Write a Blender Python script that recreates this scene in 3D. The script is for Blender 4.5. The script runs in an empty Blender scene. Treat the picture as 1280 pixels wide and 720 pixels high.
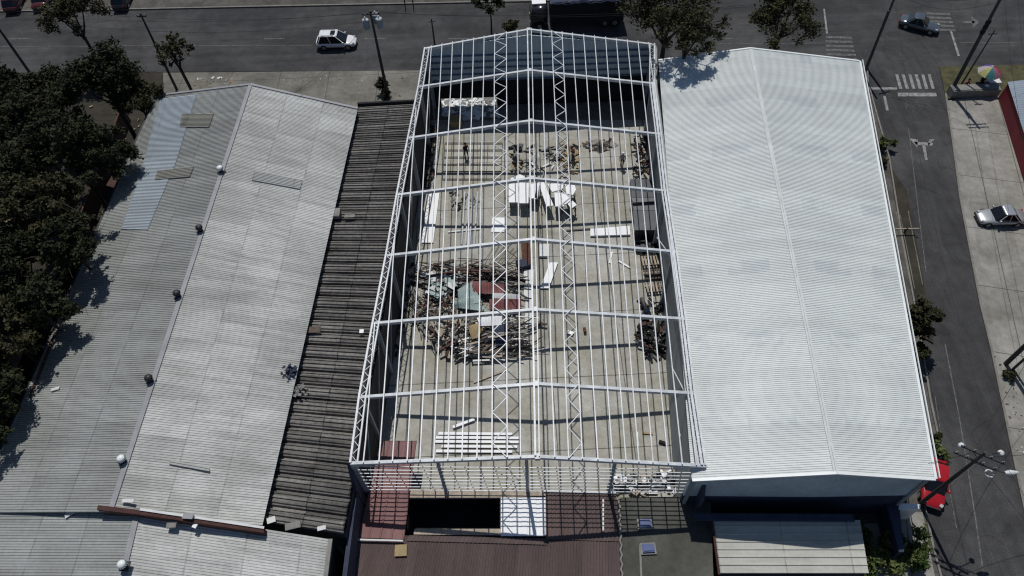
import bpy, bmesh, math, random
import numpy as np
from mathutils import Vector, Matrix
random.seed(7)
rng = np.random.default_rng(11)
sc = bpy.context.scene
COL = sc.collection

# ---------------------------------------------------------------- camera
F, H, PH = 900.0, 48.0, math.radians(54.2)
RL = math.atan2(30, 650)
fwd = Vector((0, math.cos(PH), -math.sin(PH)))
r0 = Vector((1, 0, 0)); u0 = Vector((0, math.sin(PH), math.cos(PH)))
rt = r0*math.cos(RL) - u0*math.sin(RL)
up = u0*math.cos(RL) + r0*math.sin(RL)
CP = Vector((0, 0, H))
cd = bpy.data.cameras.new('camera'); cam = bpy.data.objects.new('camera', cd); COL.objects.link(cam)
cd.sensor_width = 36; cd.lens = 36*F/1280; cd.clip_end = 2000; cd.clip_start = 0.5
m = Matrix((rt, up, -fwd)).transposed().to_4x4(); m.translation = CP
cam.matrix_world = m
sc.camera = cam

def ray(px, py): return fwd*F + rt*(px-640) + up*(360-py)
def at(px, py, z=0.0):
    d = ray(px, py); return CP + d*((z-H)/d.z)
def onplane(px, py, P0, n):
    d = ray(px, py); return CP + d*((P0-CP).dot(n)/d.dot(n))

# ---------------------------------------------------------------- light
SUN = Vector((-0.06, 0.52, 1.0)).normalized()
elev = math.asin(SUN.z); azi = math.atan2(SUN.x, SUN.y)
w = bpy.data.worlds.new('World'); sc.world = w; w.use_nodes = True
nt = w.node_tree; nt.nodes.clear()
wo = nt.nodes.new('ShaderNodeOutputWorld'); bg = nt.nodes.new('ShaderNodeBackground'); sk = nt.nodes.new('ShaderNodeTexSky')
sk.sky_type = 'NISHITA'; sk.sun_disc = False; sk.sun_elevation = elev; sk.sun_rotation = azi
sk.altitude = 1500
bg.inputs[1].default_value = 0.06
nt.links.new(sk.outputs[0], bg.inputs[0]); nt.links.new(bg.outputs[0], wo.inputs[0])
sl = bpy.data.lights.new('sun', 'SUN'); sl.energy = 3.2; sl.angle = math.radians(0.55); sl.color = (1, .97, .92)
so = bpy.data.objects.new('sun', sl); COL.objects.link(so)
so.rotation_euler = SUN.to_track_quat('Z', 'Y').to_euler(); so.location = (0, 0, 80)
sc.view_settings.view_transform = 'Standard'; sc.view_settings.look = 'None'
sc.view_settings.exposure = 0.0; sc.view_settings.gamma = 1
sc.render.filter_size = 1.2
sc.cycles.pixel_filter_type = 'BLACKMAN_HARRIS'; sc.cycles.filter_width = 1.2
sc.cycles.max_bounces = 5

# ---------------------------------------------------------------- materials
class G:
    def __init__(s, name):
        s.m = bpy.data.materials.new(name); s.m.use_nodes = True; s.t = s.m.node_tree
        s.b = s.t.nodes['Principled BSDF']
    def n(s, typ, **kw):
        nd = s.t.nodes.new(typ)
        for k, v in kw.items():
            if k.startswith('i_'):
                key = k[2:]
                key = int(key) if key.isdigit() else key
                if isinstance(v, bpy.types.NodeSocket): s.t.links.new(v, nd.inputs[key])
                else: nd.inputs[key].default_value = v
            else: setattr(nd, k, v)
        return nd
    def math(s, op, a, b=0.0, c=0.0):
        return s.n('ShaderNodeMath', operation=op, i_0=a, i_1=b, i_2=c).outputs[0]
    def mix(s, f, a, b, mode='MIX'):
        nd = s.n('ShaderNodeMix', data_type='RGBA', blend_type=mode)
        for k, v in ((0, f), (6, a), (7, b)):
            if isinstance(v, bpy.types.NodeSocket): s.t.links.new(v, nd.inputs[k])
            else: nd.inputs[k].default_value = v if k == 0 else (*v[:3], 1)
        return nd.outputs[2]
    def ramp(s, f, stops):
        nd = s.n('ShaderNodeValToRGB', i_0=f); r = nd.color_ramp
        while len(r.elements) < len(stops): r.elements.new(0.5)
        for e, (p, c) in zip(r.elements, stops):
            e.position = p; e.color = (*c, 1) if isinstance(c, tuple) else (c, c, c, 1)
        return nd.outputs[0]
    def noise(s, vec, scale, detail=4, rough=.6, dist=0.0):
        return s.n('ShaderNodeTexNoise', i_Vector=vec, i_Scale=scale, i_Detail=detail, i_Roughness=rough, i_Distortion=dist).outputs[0]
    def pos(s): return s.n('ShaderNodeNewGeometry').outputs['Position']
    def uv(s): return s.n('ShaderNodeUVMap').outputs[0]
    def scale(s, v, sx, sy, sz=1): return s.n('ShaderNodeVectorMath', operation='MULTIPLY', i_0=v, i_1=(sx, sy, sz)).outputs[0]
    def base(s, c, rough=.8, metal=0.0, bump=None, bstr=.3, bdist=.02, spec=.3):
        if isinstance(c, bpy.types.NodeSocket): s.t.links.new(c, s.b.inputs['Base Color'])
        else: s.b.inputs['Base Color'].default_value = (*c, 1)
        s.b.inputs['Roughness'].default_value = rough; s.b.inputs['Metallic'].default_value = metal
        s.b.inputs['Specular IOR Level'].default_value = spec
        if bump is not None:
            bn = s.n('ShaderNodeBump', i_Strength=bstr, i_Distance=bdist, i_Height=bump)
            s.t.links.new(bn.outputs[0], s.b.inputs['Normal'])
        return s.m

def simple(name, c, var=.25, scale=2.0, rough=.7, metal=0.0, spec=.3, bump=0.0):
    g = G(name); p = g.pos()
    n1 = g.noise(p, scale, 5, .65)
    f = g.ramp(n1, [(.3, 1-var), (.7, 1+var*.4)])
    c1 = g.mix(1.0, c, f, 'MULTIPLY')
    n2 = g.noise(p, scale*9, 3, .6)
    c2 = g.mix(.5, c1, g.mix(1.0, c1, g.ramp(n2, [(.35, 1-var), (.65, 1+var*.5)]), 'MULTIPLY'))
    return g.base(c2, rough, metal, n2 if bump else None, bump, .03, spec)

def asphalt(name, c=(.042, .042, .044), patch=(.066, .066, .067), sx=1.4, sy=.05):
    g = G(name); p = g.pos()
    a = g.noise(p, .12, 5, .6, .6); b = g.noise(p, .9, 6, .7); d = g.noise(p, 14, 2, .5)
    st = g.noise(g.scale(p, sx, sy), 1.0, 3, .6)
    col = g.mix(g.ramp(a, [(.4, 0.), (.62, 1.)]), c, patch)
    col = g.mix(1.0, col, g.ramp(b, [(.3, .78), (.7, 1.2)]), 'MULTIPLY')
    col = g.mix(1.0, col, g.ramp(d, [(.3, .75), (.75, 1.35)]), 'MULTIPLY')
    col = g.mix(.6, col, g.mix(1.0, col, g.ramp(st, [(.35, .8), (.65, 1.25)]), 'MULTIPLY'))
    vor = g.n('ShaderNodeTexVoronoi', feature='DISTANCE_TO_EDGE', i_Vector=g.n('ShaderNodeVectorMath', operation='ADD', i_0=p, i_1=g.n('ShaderNodeTexNoise', i_Vector=p, i_Scale=.6).outputs[1]).outputs[0], i_Scale=.16).outputs[0]
    col = g.mix(g.ramp(vor, [(0., .32), (.006, 0.)]), col, (.012, .012, .013))
    return g.base(col, .95, 0, d, .3, .02, .15)

def concrete(name, c=(.3, .29, .26), dirt=(.17, .16, .14), tile=(4., 4.), joint=True, dscale=.25, ang=0.0):
    g = G(name); p = g.pos()
    if ang: p = g.n('ShaderNodeVectorRotate', rotation_type='Z_AXIS', i_Vector=p, i_Angle=ang).outputs[0]
    a = g.noise(p, dscale, 7, .68, .3); b = g.noise(p, 2.1, 5, .7); d = g.noise(p, 20, 2, .5)
    col = g.mix(g.ramp(a, [(.38, 0.), (.66, 1.)]), c, dirt)
    col = g.mix(1.0, col, g.ramp(b, [(.3, .8), (.7, 1.12)]), 'MULTIPLY')
    col = g.mix(1.0, col, g.ramp(d, [(.3, .88), (.7, 1.1)]), 'MULTIPLY')
    sx = g.n('ShaderNodeSeparateXYZ', i_0=p)
    cell = g.n('ShaderNodeTexWhiteNoise', noise_dimensions='2D', i_Vector=g.n('ShaderNodeVectorMath', operation='FLOOR', i_0=g.scale(p, 1/tile[0], 1/tile[1], 0)).outputs[0]).outputs[0]
    col = g.mix(1.0, col, g.ramp(cell, [(0., .88), (1., 1.06)]), 'MULTIPLY')
    if joint:
        for k, t in ((0, tile[0]), (1, tile[1])):
            fr = g.math('FRACT', g.math('MULTIPLY', sx.outputs[k], 1/t))
            line = g.math('LESS_THAN', g.math('ABSOLUTE', g.math('SUBTRACT', fr, .5)), .035/t)
            col = g.mix(g.math('MULTIPLY', line, .75), col, (.06, .055, .05))
    return g.base(col, .9, 0, d, .2, .02, .2)

def sheet(name, c, stain, amount=.5, rough=.55, metal=0.0, sw=.9, sl=6.0, seam=.35, var=.12, streak=.5, spec=.3, panels=False):
    """profiled roofing: uv.x = metres down the slope, uv.y = metres along the ridge"""
    g = G(name); u = g.uv(); s = g.n('ShaderNodeSeparateXYZ', i_0=u)
    cell = g.n('ShaderNodeTexWhiteNoise', noise_dimensions='2D', i_Vector=g.n('ShaderNodeVectorMath', operation='FLOOR', i_0=g.scale(u, 1/sl, 1/sw, 0)).outputs[0]).outputs[0]
    big = g.noise(u, .13, 6, .62, .4); st = g.noise(g.scale(u, .22, 2.4), 1., 5, .65); fn = g.noise(u, 3.5, 4, .7)
    col = g.mix(g.math('MULTIPLY', g.ramp(big, [(.42, 0.), (.68, 1.)]), amount), c, stain)
    col = g.mix(g.math('MULTIPLY', g.ramp(st, [(.48, 0.), (.72, 1.)]), streak), col, stain)
    col = g.mix(1.0, col, g.ramp(fn, [(.3, 1-var), (.7, 1+var*.6)]), 'MULTIPLY')
    col = g.mix(1.0, col, g.ramp(cell, [(0., 1-var), (1., 1+var*.5)]), 'MULTIPLY')
    if seam:
        fr = g.math('FRACT', g.math('MULTIPLY', s.outputs[0], 1/sl))
        ln = g.math('MULTIPLY', g.math('LESS_THAN', fr, .09/sl), g.ramp(g.noise(u, 1.1, 2), [(.35, .2), (.6, 1.)]))
        col = g.mix(g.math('MULTIPLY', ln, seam), col, tuple(x*.35 for x in stain))
    if panels:
        fu = g.math('FRACT', g.math('MULTIPLY', g.math('ADD', s.outputs[0], -1.6), 1/4.6)); fv = g.math('FRACT', g.math('MULTIPLY', s.outputs[1], 1/5.9))
        on = g.math('MULTIPLY', g.math('LESS_THAN', fu, .62), g.math('LESS_THAN', fv, .2))
        on = g.math('MULTIPLY', on, g.ramp(g.noise(u, .35, 3), [(.42, 0.), (.56, 1.)]))
        col = g.mix(g.math('MULTIPLY', on, .42), col, (.44, .475, .505))
        rs = g.noise(g.scale(u, .5, 3.), 1.3, 4, .7)
        col = g.mix(g.math('MULTIPLY', g.ramp(rs, [(.62, 0.), (.74, 1.)]), .3), col, (.38, .36, .31))
    return g.base(col, rough, metal, fn, .08, .01, spec)

M = {}
M['asphalt'] = asphalt('asphalt')
M['asphalt_main'] = asphalt('asphalt_main', sx=.04, sy=1.1)
M['asphalt_patch'] = simple('asphalt_patch', (.055, .055, .055), .2, 1.5, .95)
M['dirt'] = concrete('dirt_ground', (.05, .044, .033), (.022, .021, .016), joint=False, dscale=.35)
M['walk'] = concrete('pavement_concrete', (.21, .2, .175), (.11, .105, .09), (5.2, 6.0))
M['walk_dirty'] = concrete('pavement_dirty', (.12, .113, .10), (.06, .056, .05), (3.0, 2.0), dscale=.5)
M['walk_pale'] = concrete('pavement_pale', (.31, .30, .275), (.19, .182, .16), (3.2, 6.3), ang=.25)
M['slab'] = concrete('floor_slab', (.43, .425, .39), (.29, .275, .215), (5.4, 5.8), dscale=.2)
M['kerb'] = simple('kerb_stone', (.2, .19, .17), .3, 2)
M['grass'] = simple('verge_grass', (.085, .082, .04), .5, 1.3, .95)
M['line'] = simple('road_paint', (.3, .3, .29), .6, 2.5, .9)
M['line_worn'] = simple('worn_road_paint', (.15, .15, .145), .7, 3, .9)
M['white_sheet'] = sheet('white_roof_sheet', (.665, .695, .682), (.52, .55, .55), .7, .75, 0, .95, 13, .12, .06, .4, .2, True)
M['old_sheet'] = sheet('weathered_grey_sheet', (.50, .51, .49), (.25, .255, .24), .8, .7, 0, .85, 3.05, .35, .15, .7)
M['grey_sheet'] = sheet('dull_grey_sheet', (.31, .325, .315), (.165, .17, .15), .6, .55, 0, .85, 3.2, .4, .13, .4)
M['blue_sheet'] = sheet('pale_blue_sheet', (.37, .42, .465), (.25, .28, .29), .6, .5, 0, .85, 3, .2, .08, .3)
M['brown_patch'] = sheet('stained_tan_sheet', (.225, .225, .195), (.16, .16, .14), .3, .6, 0, .85, 3, .2, .1, .3)
M['old_channel'] = sheet('blackened_channel_roof', (.215, .205, .19), (.045, .043, .04), .6, .85, 0, .27, 2.6, .8, .4, .9, .15)
M['maroon_sheet'] = sheet('maroon_roof_sheet', (.105, .074, .069), (.05, .038, .036), .6, .7, 0, .8, 6, .3, .15, .6)
M['red_sheet'] = sheet('faded_red_sheet', (.19, .09, .088), (.11, .055, .053), .5, .6, 0, .8, 2.4, .6, .12, .5)
M['olive_roof'] = concrete('bitumen_roof', (.10, .10, .087), (.058, .057, .05), (4, 5), joint=False)
M['shed_sheet'] = sheet('cream_shed_sheet', (.46, .46, .42), (.30, .295, .26), .7, .6, 0, .9, 4, .5, .1, .6)
M['blue_roof'] = sheet('blue_grey_roof', (.22, .27, .33), (.15, .17, .2), .5, .6, 0, .9, 4, .3, .1, .4)
M['steel'] = simple('galvanised_steel', (.58, .61, .64), .3, 1.2, .42, .0, .5)
M['steel_side'] = simple('side_steel', (.5, .53, .56), .15, 1.2, .42, .0, .5)
M['steel_grey'] = simple('primed_steel', (.3, .33, .36), .15, 1.2, .5)
M['wall_blue'] = simple('blue_grey_wall_sheet', (.38, .48, .55), .12, .6, .6)
M['wall_blue_dark'] = simple('dark_blue_wall', (.10, .15, .24), .25, .6, .6)
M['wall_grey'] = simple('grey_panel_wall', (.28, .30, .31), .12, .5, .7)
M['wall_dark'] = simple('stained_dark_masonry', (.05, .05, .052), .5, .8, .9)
M['wall_black'] = simple('black_wall_and_shade', (.018, .018, .022), .4, .8, .9)  # black wall colour; the same black paints in the shade of the roof well
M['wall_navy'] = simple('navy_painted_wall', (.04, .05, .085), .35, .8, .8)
M['red_wall'] = simple('red_painted_wall', (.17, .02, .03), .25, .8, .7)
M['maroon_wall'] = simple('maroon_parapet', (.075, .034, .03), .4, 1.2, .85)
M['flash'] = simple('ridge_flashing', (.28, .285, .30), .2, 1.2, .5)
M['white_cap'] = simple('white_ridge_cap', (.58, .61, .61), .15, 1.2, .7)
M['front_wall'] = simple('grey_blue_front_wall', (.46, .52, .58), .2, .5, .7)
M['flash_white'] = simple('white_flashing', (.74, .77, .77), .08, 1.2, .4)
M['gutter'] = simple('gutter_metal', (.22, .215, .2), .35, 1.5, .6)
M['rust'] = simple('rusty_iron', (.11, .05, .033), .4, 3, .85)
M['white'] = simple('white_board', (.80, .81, .82), .06, 1, .55)
M['offwhite'] = simple('offwhite_board', (.62, .63, .62), .12, 1.5, .6)
M['black'] = simple('black_rubber', (.012, .012, .013), .3, 3, .8)
M['dark_metal'] = simple('dark_metal', (.035, .037, .04), .3, 2, .5)
M['tank'] = simple('dark_sheet_metal', (.055, .062, .07), .25, 1.5, .35, .3)
M['wood'] = simple('weathered_wood', (.13, .10, .08), .45, 3, .9)
M['wood_red'] = simple('reddish_wood', (.095, .05, .042), .45, 3, .9)
M['wood_pale'] = simple('pale_timber', (.40, .34, .27), .35, 3, .9)
M['teal'] = simple('faded_teal_sheet', (.33, .42, .41), .25, 1.2, .6)
M['red_panel'] = simple('red_panel', (.19, .06, .06), .3, 1.5, .6)
M['orange'] = simple('orange_plastic', (.5, .17, .1), .2, 2, .6)
M['blue'] = simple('blue_plastic', (.06, .13, .35), .2, 2, .6)
M['tan'] = simple('plywood', (.34, .26, .14), .25, 2, .8)
M['bark'] = simple('bark', (.055, .043, .033), .4, 5, .95)
M['pole'] = simple('pole_concrete', (.075, .07, .063), .3, 3, .9)
M['wire'] = simple('wire', (.02, .02, .02), .1, 1, .7)
M['lamp'] = simple('lamp_housing', (.6, .62, .62), .1, 3, .4)
M['skin'] = simple('skin', (.33, .19, .13), .05, 5, .6)
M['hair'] = simple('hair', (.012, .01, .009), .2, 8, .6)
M['denim'] = simple('dark_trousers', (.03, .035, .05), .2, 6, .9)
M['glass'] = simple('car_glass', (.008, .009, .011), .1, 1, .08, 0, .6)
M['tyre'] = simple('tyre', (.012, .012, .012), .2, 4, .9)
M['rim'] = simple('wheel_rim', (.35, .36, .37), .1, 4, .35, .6)
M['headlight'] = simple('headlight_glass', (.5, .5, .5), .1, 4, .15, .2)
M['taillight'] = simple('taillight', (.25, .01, .01), .1, 4, .2)
def paint(name, c, metal=.2, rough=.25):
    g = G(name); p = g.pos(); d = g.noise(p, 3, 3, .5)
    g.b.inputs['Coat Weight'].default_value = .6; g.b.inputs['Coat Roughness'].default_value = .08
    return g.base(g.mix(1., c, g.ramp(d, [(.3, .93), (.7, 1.04)]), 'MULTIPLY'), rough, metal)
M['paint_white'] = paint('white_car_paint', (.72, .73, .74), 0)
M['paint_silver'] = paint('silver_car_paint', (.45, .46, .47), .5)
M['paint_grey'] = paint('grey_car_paint', (.13, .15, .17), .6)
M['paint_red'] = paint('red_car_paint', (.34, .01, .016), 0)
M['paint_dark'] = paint('dark_car_paint', (.02, .02, .024), .2)
M['paint_maroon'] = paint('maroon_car_paint', (.09, .02, .02), .2)
def leafmat(name, c1, c2):
    g = G(name); p = g.pos(); n1 = g.noise(p, .55, 3, .6); n2 = g.noise(p, 6., 2, .6)
    col = g.mix(g.ramp(n1, [(.35, 0.), (.65, 1.)]), c1, c2)
    col = g.mix(1., col, g.ramp(n2, [(.3, .6), (.7, 1.35)]), 'MULTIPLY')
    g.b.inputs['Subsurface Weight'].default_value = 0
    return g.base(col, .75, 0, spec=.2)
M['leaf'] = leafmat('dark_leaves', (.014, .019, .008), (.032, .036, .014))
M['leaf_b'] = leafmat('olive_leaves', (.03, .032, .014), (.055, .052, .022))
M['leaf_c'] = leafmat('bush_leaves', (.045, .075, .018), (.11, .135, .045))

# ---------------------------------------------------------------- object helpers
def link(name, me, mat=None, parent=None):
    o = bpy.data.objects.new(name, me); COL.objects.link(o)
    if mat is not None and not me.materials:
        for q in (mat if isinstance(mat, (list, tuple)) else [mat]): me.materials.append(q)
    if parent is not None: o.parent = parent
    return o
def tag(o, label, cat, group=None, kind=None):
    o['label'] = label; o['category'] = cat
    if group: o['group'] = group
    if kind: o['kind'] = kind
    return o
def thing(name, label, cat, loc=(0, 0, 0), rz=0.0, group=None):
    o = bpy.data.objects.new(name, None); COL.objects.link(o); o.location = loc; o.rotation_euler = (0, 0, rz)
    o.empty_display_size = .3
    return tag(o, label, cat, group)
def structure(o): o['kind'] = 'structure'; return o
def copy_tree(o, parent=None):
    c = o.copy(); COL.objects.link(c)
    if parent is not None: c.parent = parent
    for ch in [x for x in bpy.data.objects if x.parent == o]: copy_tree(ch, c)
    return c

class MB:
    """collects simple solids into one mesh"""
    def __init__(s): s.v = []; s.f = []; s.mi = []; s.cur = 0; s.uv = None
    def add(s, vs, fs):
        b = len(s.v); s.v += [tuple(x) for x in vs]; s.f += [tuple(i+b for i in f) for f in fs]; s.mi += [s.cur]*len(fs)
    def prism(s, pts, z0, z1):
        """pts: 2-D or 3-D outline; z1 may be list of top heights"""
        n = len(pts); a = sum(pts[i][0]*pts[(i+1) % n][1]-pts[(i+1) % n][0]*pts[i][1] for i in range(n))
        idx = list(range(n)) if a > 0 else list(range(n))[::-1]
        tz = z1 if isinstance(z1, (list, tuple)) else [z1]*n
        bz = z0 if isinstance(z0, (list, tuple)) else [z0]*n
        vs = [(pts[i][0], pts[i][1], bz[i]) for i in idx]+[(pts[i][0], pts[i][1], tz[i]) for i in idx]
        fs = [tuple(range(n))[::-1], tuple(range(n, 2*n))]+[(i, (i+1) % n, n+(i+1) % n, n+i) for i in range(n)]
        s.add(vs, fs)
    def box(s, c, d, rz=0.0, rx=0.0, ry=0.0):
        R = Matrix.Rotation(rz, 3, 'Z') @ Matrix.Rotation(ry, 3, 'Y') @ Matrix.Rotation(rx, 3, 'X')
        vs = [Vector(c)+R @ Vector((sx*d[0]/2, sy*d[1]/2, sz*d[2]/2)) for sz in (-1, 1) for sx, sy in ((-1, -1), (1, -1), (1, 1), (-1, 1))]
        s.add(vs, [(3, 2, 1, 0), (4, 5, 6, 7), (0, 1, 5, 4), (1, 2, 6, 5), (2, 3, 7, 6), (3, 0, 4, 7)])
    def bar(s, a, b, w, h=None, upv=Vector((0, 0, 1))):
        a = Vector(a); b = Vector(b); h = h or w; d = (b-a)
        if d.length < 1e-6: return
        d.normalize(); sd = d.cross(upv)
        if sd.length < 1e-3: sd = d.cross(Vector((1, 0, 0)))
        sd.normalize(); u = sd.cross(d).normalized()
        vs = [p+sd*x*w/2+u*y*h/2 for p in (a, b) for x, y in ((-1, -1), (1, -1), (1, 1), (-1, 1))]
        s.add(vs, [(0, 1, 2, 3), (7, 6, 5, 4), (0, 4, 5, 1), (1, 5, 6, 2), (2, 6, 7, 3), (3, 7, 4, 0)])
    def tube(s, pts, r, n=8, r1=None, cap=True):
        pts = [Vector(p) for p in pts]; k = len(pts); rs = r if isinstance(r, (list, tuple)) else [r+(r1-r)*i/(k-1) if r1 is not None else r for i in range(k)]
        b = len(s.v); vs = []
        ref = None
        for i, p in enumerate(pts):
            d = (pts[min(i+1, k-1)]-pts[max(i-1, 0)]).normalized()
            if ref is None:
                ref = d.cross(Vector((0, 0, 1)))
                if ref.length < 1e-2: ref = d.cross(Vector((1, 0, 0)))
            ref = (ref-d*ref.dot(d)).normalized(); q = d.cross(ref)
            for j in range(n):
                a = 2*math.pi*j/n; vs.append(p+(ref*math.cos(a)+q*math.sin(a))*rs[i])
        fs = [(i*n+j, i*n+(j+1) % n, (i+1)*n+(j+1) % n, (i+1)*n+j) for i in range(k-1) for j in range(n)]
        if cap: fs += [tuple(range(n))[::-1], tuple(range((k-1)*n, k*n))]
        s.add(vs, fs)
    def lathe(s, c, prof, n=16):
        c = Vector(c); k = len(prof)
        vs = [c+Vector((r*math.cos(2*math.pi*j/n), r*math.sin(2*math.pi*j/n), z)) for r, z in prof for j in range(n)]
        fs = [(i*n+j, i*n+(j+1) % n, (i+1)*n+(j+1) % n, (i+1)*n+j) for i in range(k-1) for j in range(n)]
        fs += [tuple(range(n))[::-1], tuple(range((k-1)*n, k*n))]
        s.add(vs, fs)
    def build(s, name, mat, parent=None, smooth=False, origin=None):
        me = bpy.data.meshes.new(name)
        v = s.v
        if origin is not None:
            v = [(x-origin[0], y-origin[1], z-origin[2]) for x, y, z in v]
        me.from_pydata(v, [], s.f); me.update()
        for q in (mat if isinstance(mat, (list, tuple)) else [mat]): me.materials.append(q)
        if any(s.mi): me.polygons.foreach_set('material_index', s.mi)
        if smooth: me.polygons.foreach_set('use_smooth', [True]*len(s.f))
        o = link(name, me, None, parent)
        if origin is not None: o.location = origin
        return o

def PX(pts, z): return [at(x, y, z) for x, y in pts]
def slab(name, pts, z, mat, thick=.004, parent=None):
    mb = MB(); mb.prism(PX(pts, z), z-thick, z); return mb.build(name, mat, parent)

def profile_roof(name, A0, B0, A1, B1, pitch, depth, mat, parent=None, shape='trap', thick=.03, umul=1.0, nu=6, lift=0.0, wob=.0):
    """sheet roof between the edge A0->A1 (high) and B0->B1 (low); profile ribs run from A to B"""
    A0, B0, A1, B1 = map(Vector, (A0, B0, A1, B1))
    L = ((A1-A0).length+(B1-B0).length)/2; W = ((B0-A0).length+(B1-A1).length)/2
    nr = max(1, round(L/pitch)); ts = []; hs = []
    prof = {'trap': [(0, 0), (.42, 0), (.54, 1), (.86, 1), (.98, 0)], 'sine': [(0, .5), (.125, .85), (.25, 1), (.375, .85), (.5, .5), (.625, .15), (.75, 0), (.875, .15)],
            'multi': [(0, 0), (.16, .05), (.2, .75), (.27, .8), (.31, .6), (.40, .62), (.44, .95), (.56, 1), (.6, .72), (.68, .72), (.72, .9), (.82, .85), (.88, .55), (.95, .5)], 'channel': [(0, 0), (.30, 0), (.38, .8), (.44, 1), (.86, 1), (.93, .8)], 'rib': [(0, 0), (.8, 0), (.84, 1), (.94, 1), (.98, 0)]}[shape]
    for i in range(nr):
        for a, h in prof: ts.append((i+a)/nr); hs.append(h*depth)
    ts.append(1.0); hs.append(prof[0][1]*depth)
    n = (B0-A0).cross(A1-A0)
    if n.z < 0: n = -n
    n.normalize()
    vs = []; uvs = []
    for t, h in zip(ts, hs):
        a = A0.lerp(A1, t); b = B0.lerp(B1, t)
        for k in range(nu+1):
            q = k/nu; z = h+lift+wob*math.sin(3.1*q*W+1.3*t*L)*.5
            vs.append(a.lerp(b, q)+n*z); uvs.append((q*W*umul, t*L))
    nn = nu+1; fs = []
    flip = ((B0-A0).cross(A1-A0)).z < 0
    for i in range(len(ts)-1):
        for k in range(nu):
            f = (i*nn+k, i*nn+k+1, (i+1)*nn+k+1, (i+1)*nn+k)
            fs.append(f[::-1] if flip else f)
    me = bpy.data.meshes.new(name); me.from_pydata([tuple(v) for v in vs], [], fs); me.update()
    ul = me.uv_layers.new(name='UVMap')
    li = np.empty(len(me.loops), dtype=np.int32); me.loops.foreach_get('vertex_index', li)
    ul.data.foreach_set('uv', np.array(uvs, dtype=np.float32)[li].ravel())
    me.materials.append(mat)
    o = link(name, me, None, parent)
    if thick:
        md = o.modifiers.new('thickness', 'SOLIDIFY'); md.thickness = thick; md.offset = -1
    return o

# ================================================================ SETTING
g = MB(); g.prism([(-400, -300), (400, -300), (400, 500), (-400, 500)], -2, -.02); structure(g.build('ground', M['dirt']))
near = [at(-200, 95), at(0, 91), at(520, 88), at(820, 84), at(1085, 84)]
far = [at(-200, 17), at(130, 12.5), at(320, 8.5), at(640, 2), at(1280, -10), at(1700, -20)]
cornL = at(1085, 98)
road_r = [at(1174, 84), at(1181, 118), at(1190, 180), at(1199, 249), at(1224, 380), at(1238, 438), at(1263, 560), at(1282, 650), at(1310, 790)]
road_l = [at(1084, 100), at(1102, 165), at(1112, 200), at(1128, 300), at(1147, 400), at(1163, 500), at(1176, 560), at(1179, 570), at(1152, 596), at(1157, 640), at(1168, 690), at(1195, 790)]
nearR = [at(1174, 84), at(1280, 82), at(1500, 78)]
mb = MB(); mb.prism(near+nearR+far[::-1], -.1, -.0); structure(mb.build('main_road', M['asphalt_main']))
mb = MB()
e = (road_r[0]+Vector((.2, 3, 0))); e2 = near[-1]+Vector((-.5, 3, 0))
mb.prism([e2]+road_l[0:]+road_r[::-1]+[e], -.1, .004); structure(mb.build('side_road', M['asphalt']))
# pavements
mb = MB(); mb.prism([at(205, 91)+Vector((0, -.15, 0))]+[p+Vector((0, -.15, 0)) for p in near[2:4]]+[near[4], at(1086, 130), at(830, 150), at(240, 150), at(205, 118)], -.1, .12); structure(mb.build('near_pavement', M['walk']))
mb = MB(); mb.prism(far+[f+Vector((0, 14, 0)) for f in far[::-1]], -.1, .12); structure(mb.build('far_pavement', M['walk_dirty']))
mb = MB()
for i in range(len(far)-1): mb.bar(far[i]+Vector((0, -.08, .05)), far[i+1]+Vector((0, -.08, .05)), .18, .2)
structure(mb.build('far_kerb', M['kerb']))
mb = MB(); mb.prism([near[4]+Vector((0, -.3, 0))]+[p+Vector((-.15, 0, 0)) for p in road_l]+[at(1100, 800), at(960, 640), at(1060, 300), at(1050, 110)], -.1, .115); structure(mb.build('side_pavement', M['walk_dirty']))
rw = [at(1246, 118), at(1275, 215), at(1300, 300), at(1360, 500), at(1440, 790)]
mb = MB(); mb.prism([at(1183, 127)]+road_r[2:]+rw[::-1], -.1, .11); structure(mb.build('right_pavement', M['walk_pale']))
mb = MB()
for i in range(1, len(road_r)-1): mb.bar(road_r[i]+Vector((.03, 0, .06)), road_r[i+1]+Vector((.03, 0, .06)), .16, .2)
for i in range(0, len(road_l)-1): mb.bar(road_l[i]+Vector((-.05, 0, .06)), road_l[i+1]+Vector((-.05, 0, .06)), .14, .18)
structure(mb.build('kerb', M['kerb']))
mb = MB(); mb.prism([p+Vector((0, -.02, 0)) for p in nearR]+[at(1500, 130), at(1250, 126), at(1182, 124)], -.1, .10); structure(mb.build('verge', M['grass']))
mb = MB(); mb.prism(PX([(1110, 205), (1126, 300), (1149, 420), (1166, 430), (1150, 330), (1133, 240)], 0), -.1, .128); structure(mb.build('planting_strip', M['dirt']))

# road markings (each a thin sheet of worn paint)
def marks(name, quads, mat, label, z=.012):
    mb = MB()
    for q in quads: mb.prism(PX(q, 0), z-.004, z)
    o = structure(mb.build(name, mat)); return o
def hstripe(x0, y0, x1, y1, h): return [(x0, y0), (x1, y1), (x1+.6, y1+h), (x0+.6, y0+h)]
marks('zebra_crossing', [[(1119+8.1*i, 93), (1122.6+8.1*i, 93), (1128+8.1*i, 111), (1124+8.1*i, 111)] for i in range(6)], M['line'], '')
marks('zebra_crossing', [hstripe(1032, 45+5.4*i, 1064+1.4*i, 46+5.4*i, 2.6) for i in range(6)], M['line_worn'], '')
marks('zebra_crossing', [hstripe(1158+2*i, 15.5+5*i, 1187+1.8*i, 16.5+5*i, 2.6) for i in range(5)], M['line_worn'], '')
marks('stop_line', [[(1122, 116), (1170, 116), (1171, 120.5), (1122.5, 120.5)]], M['line'], '')
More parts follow.
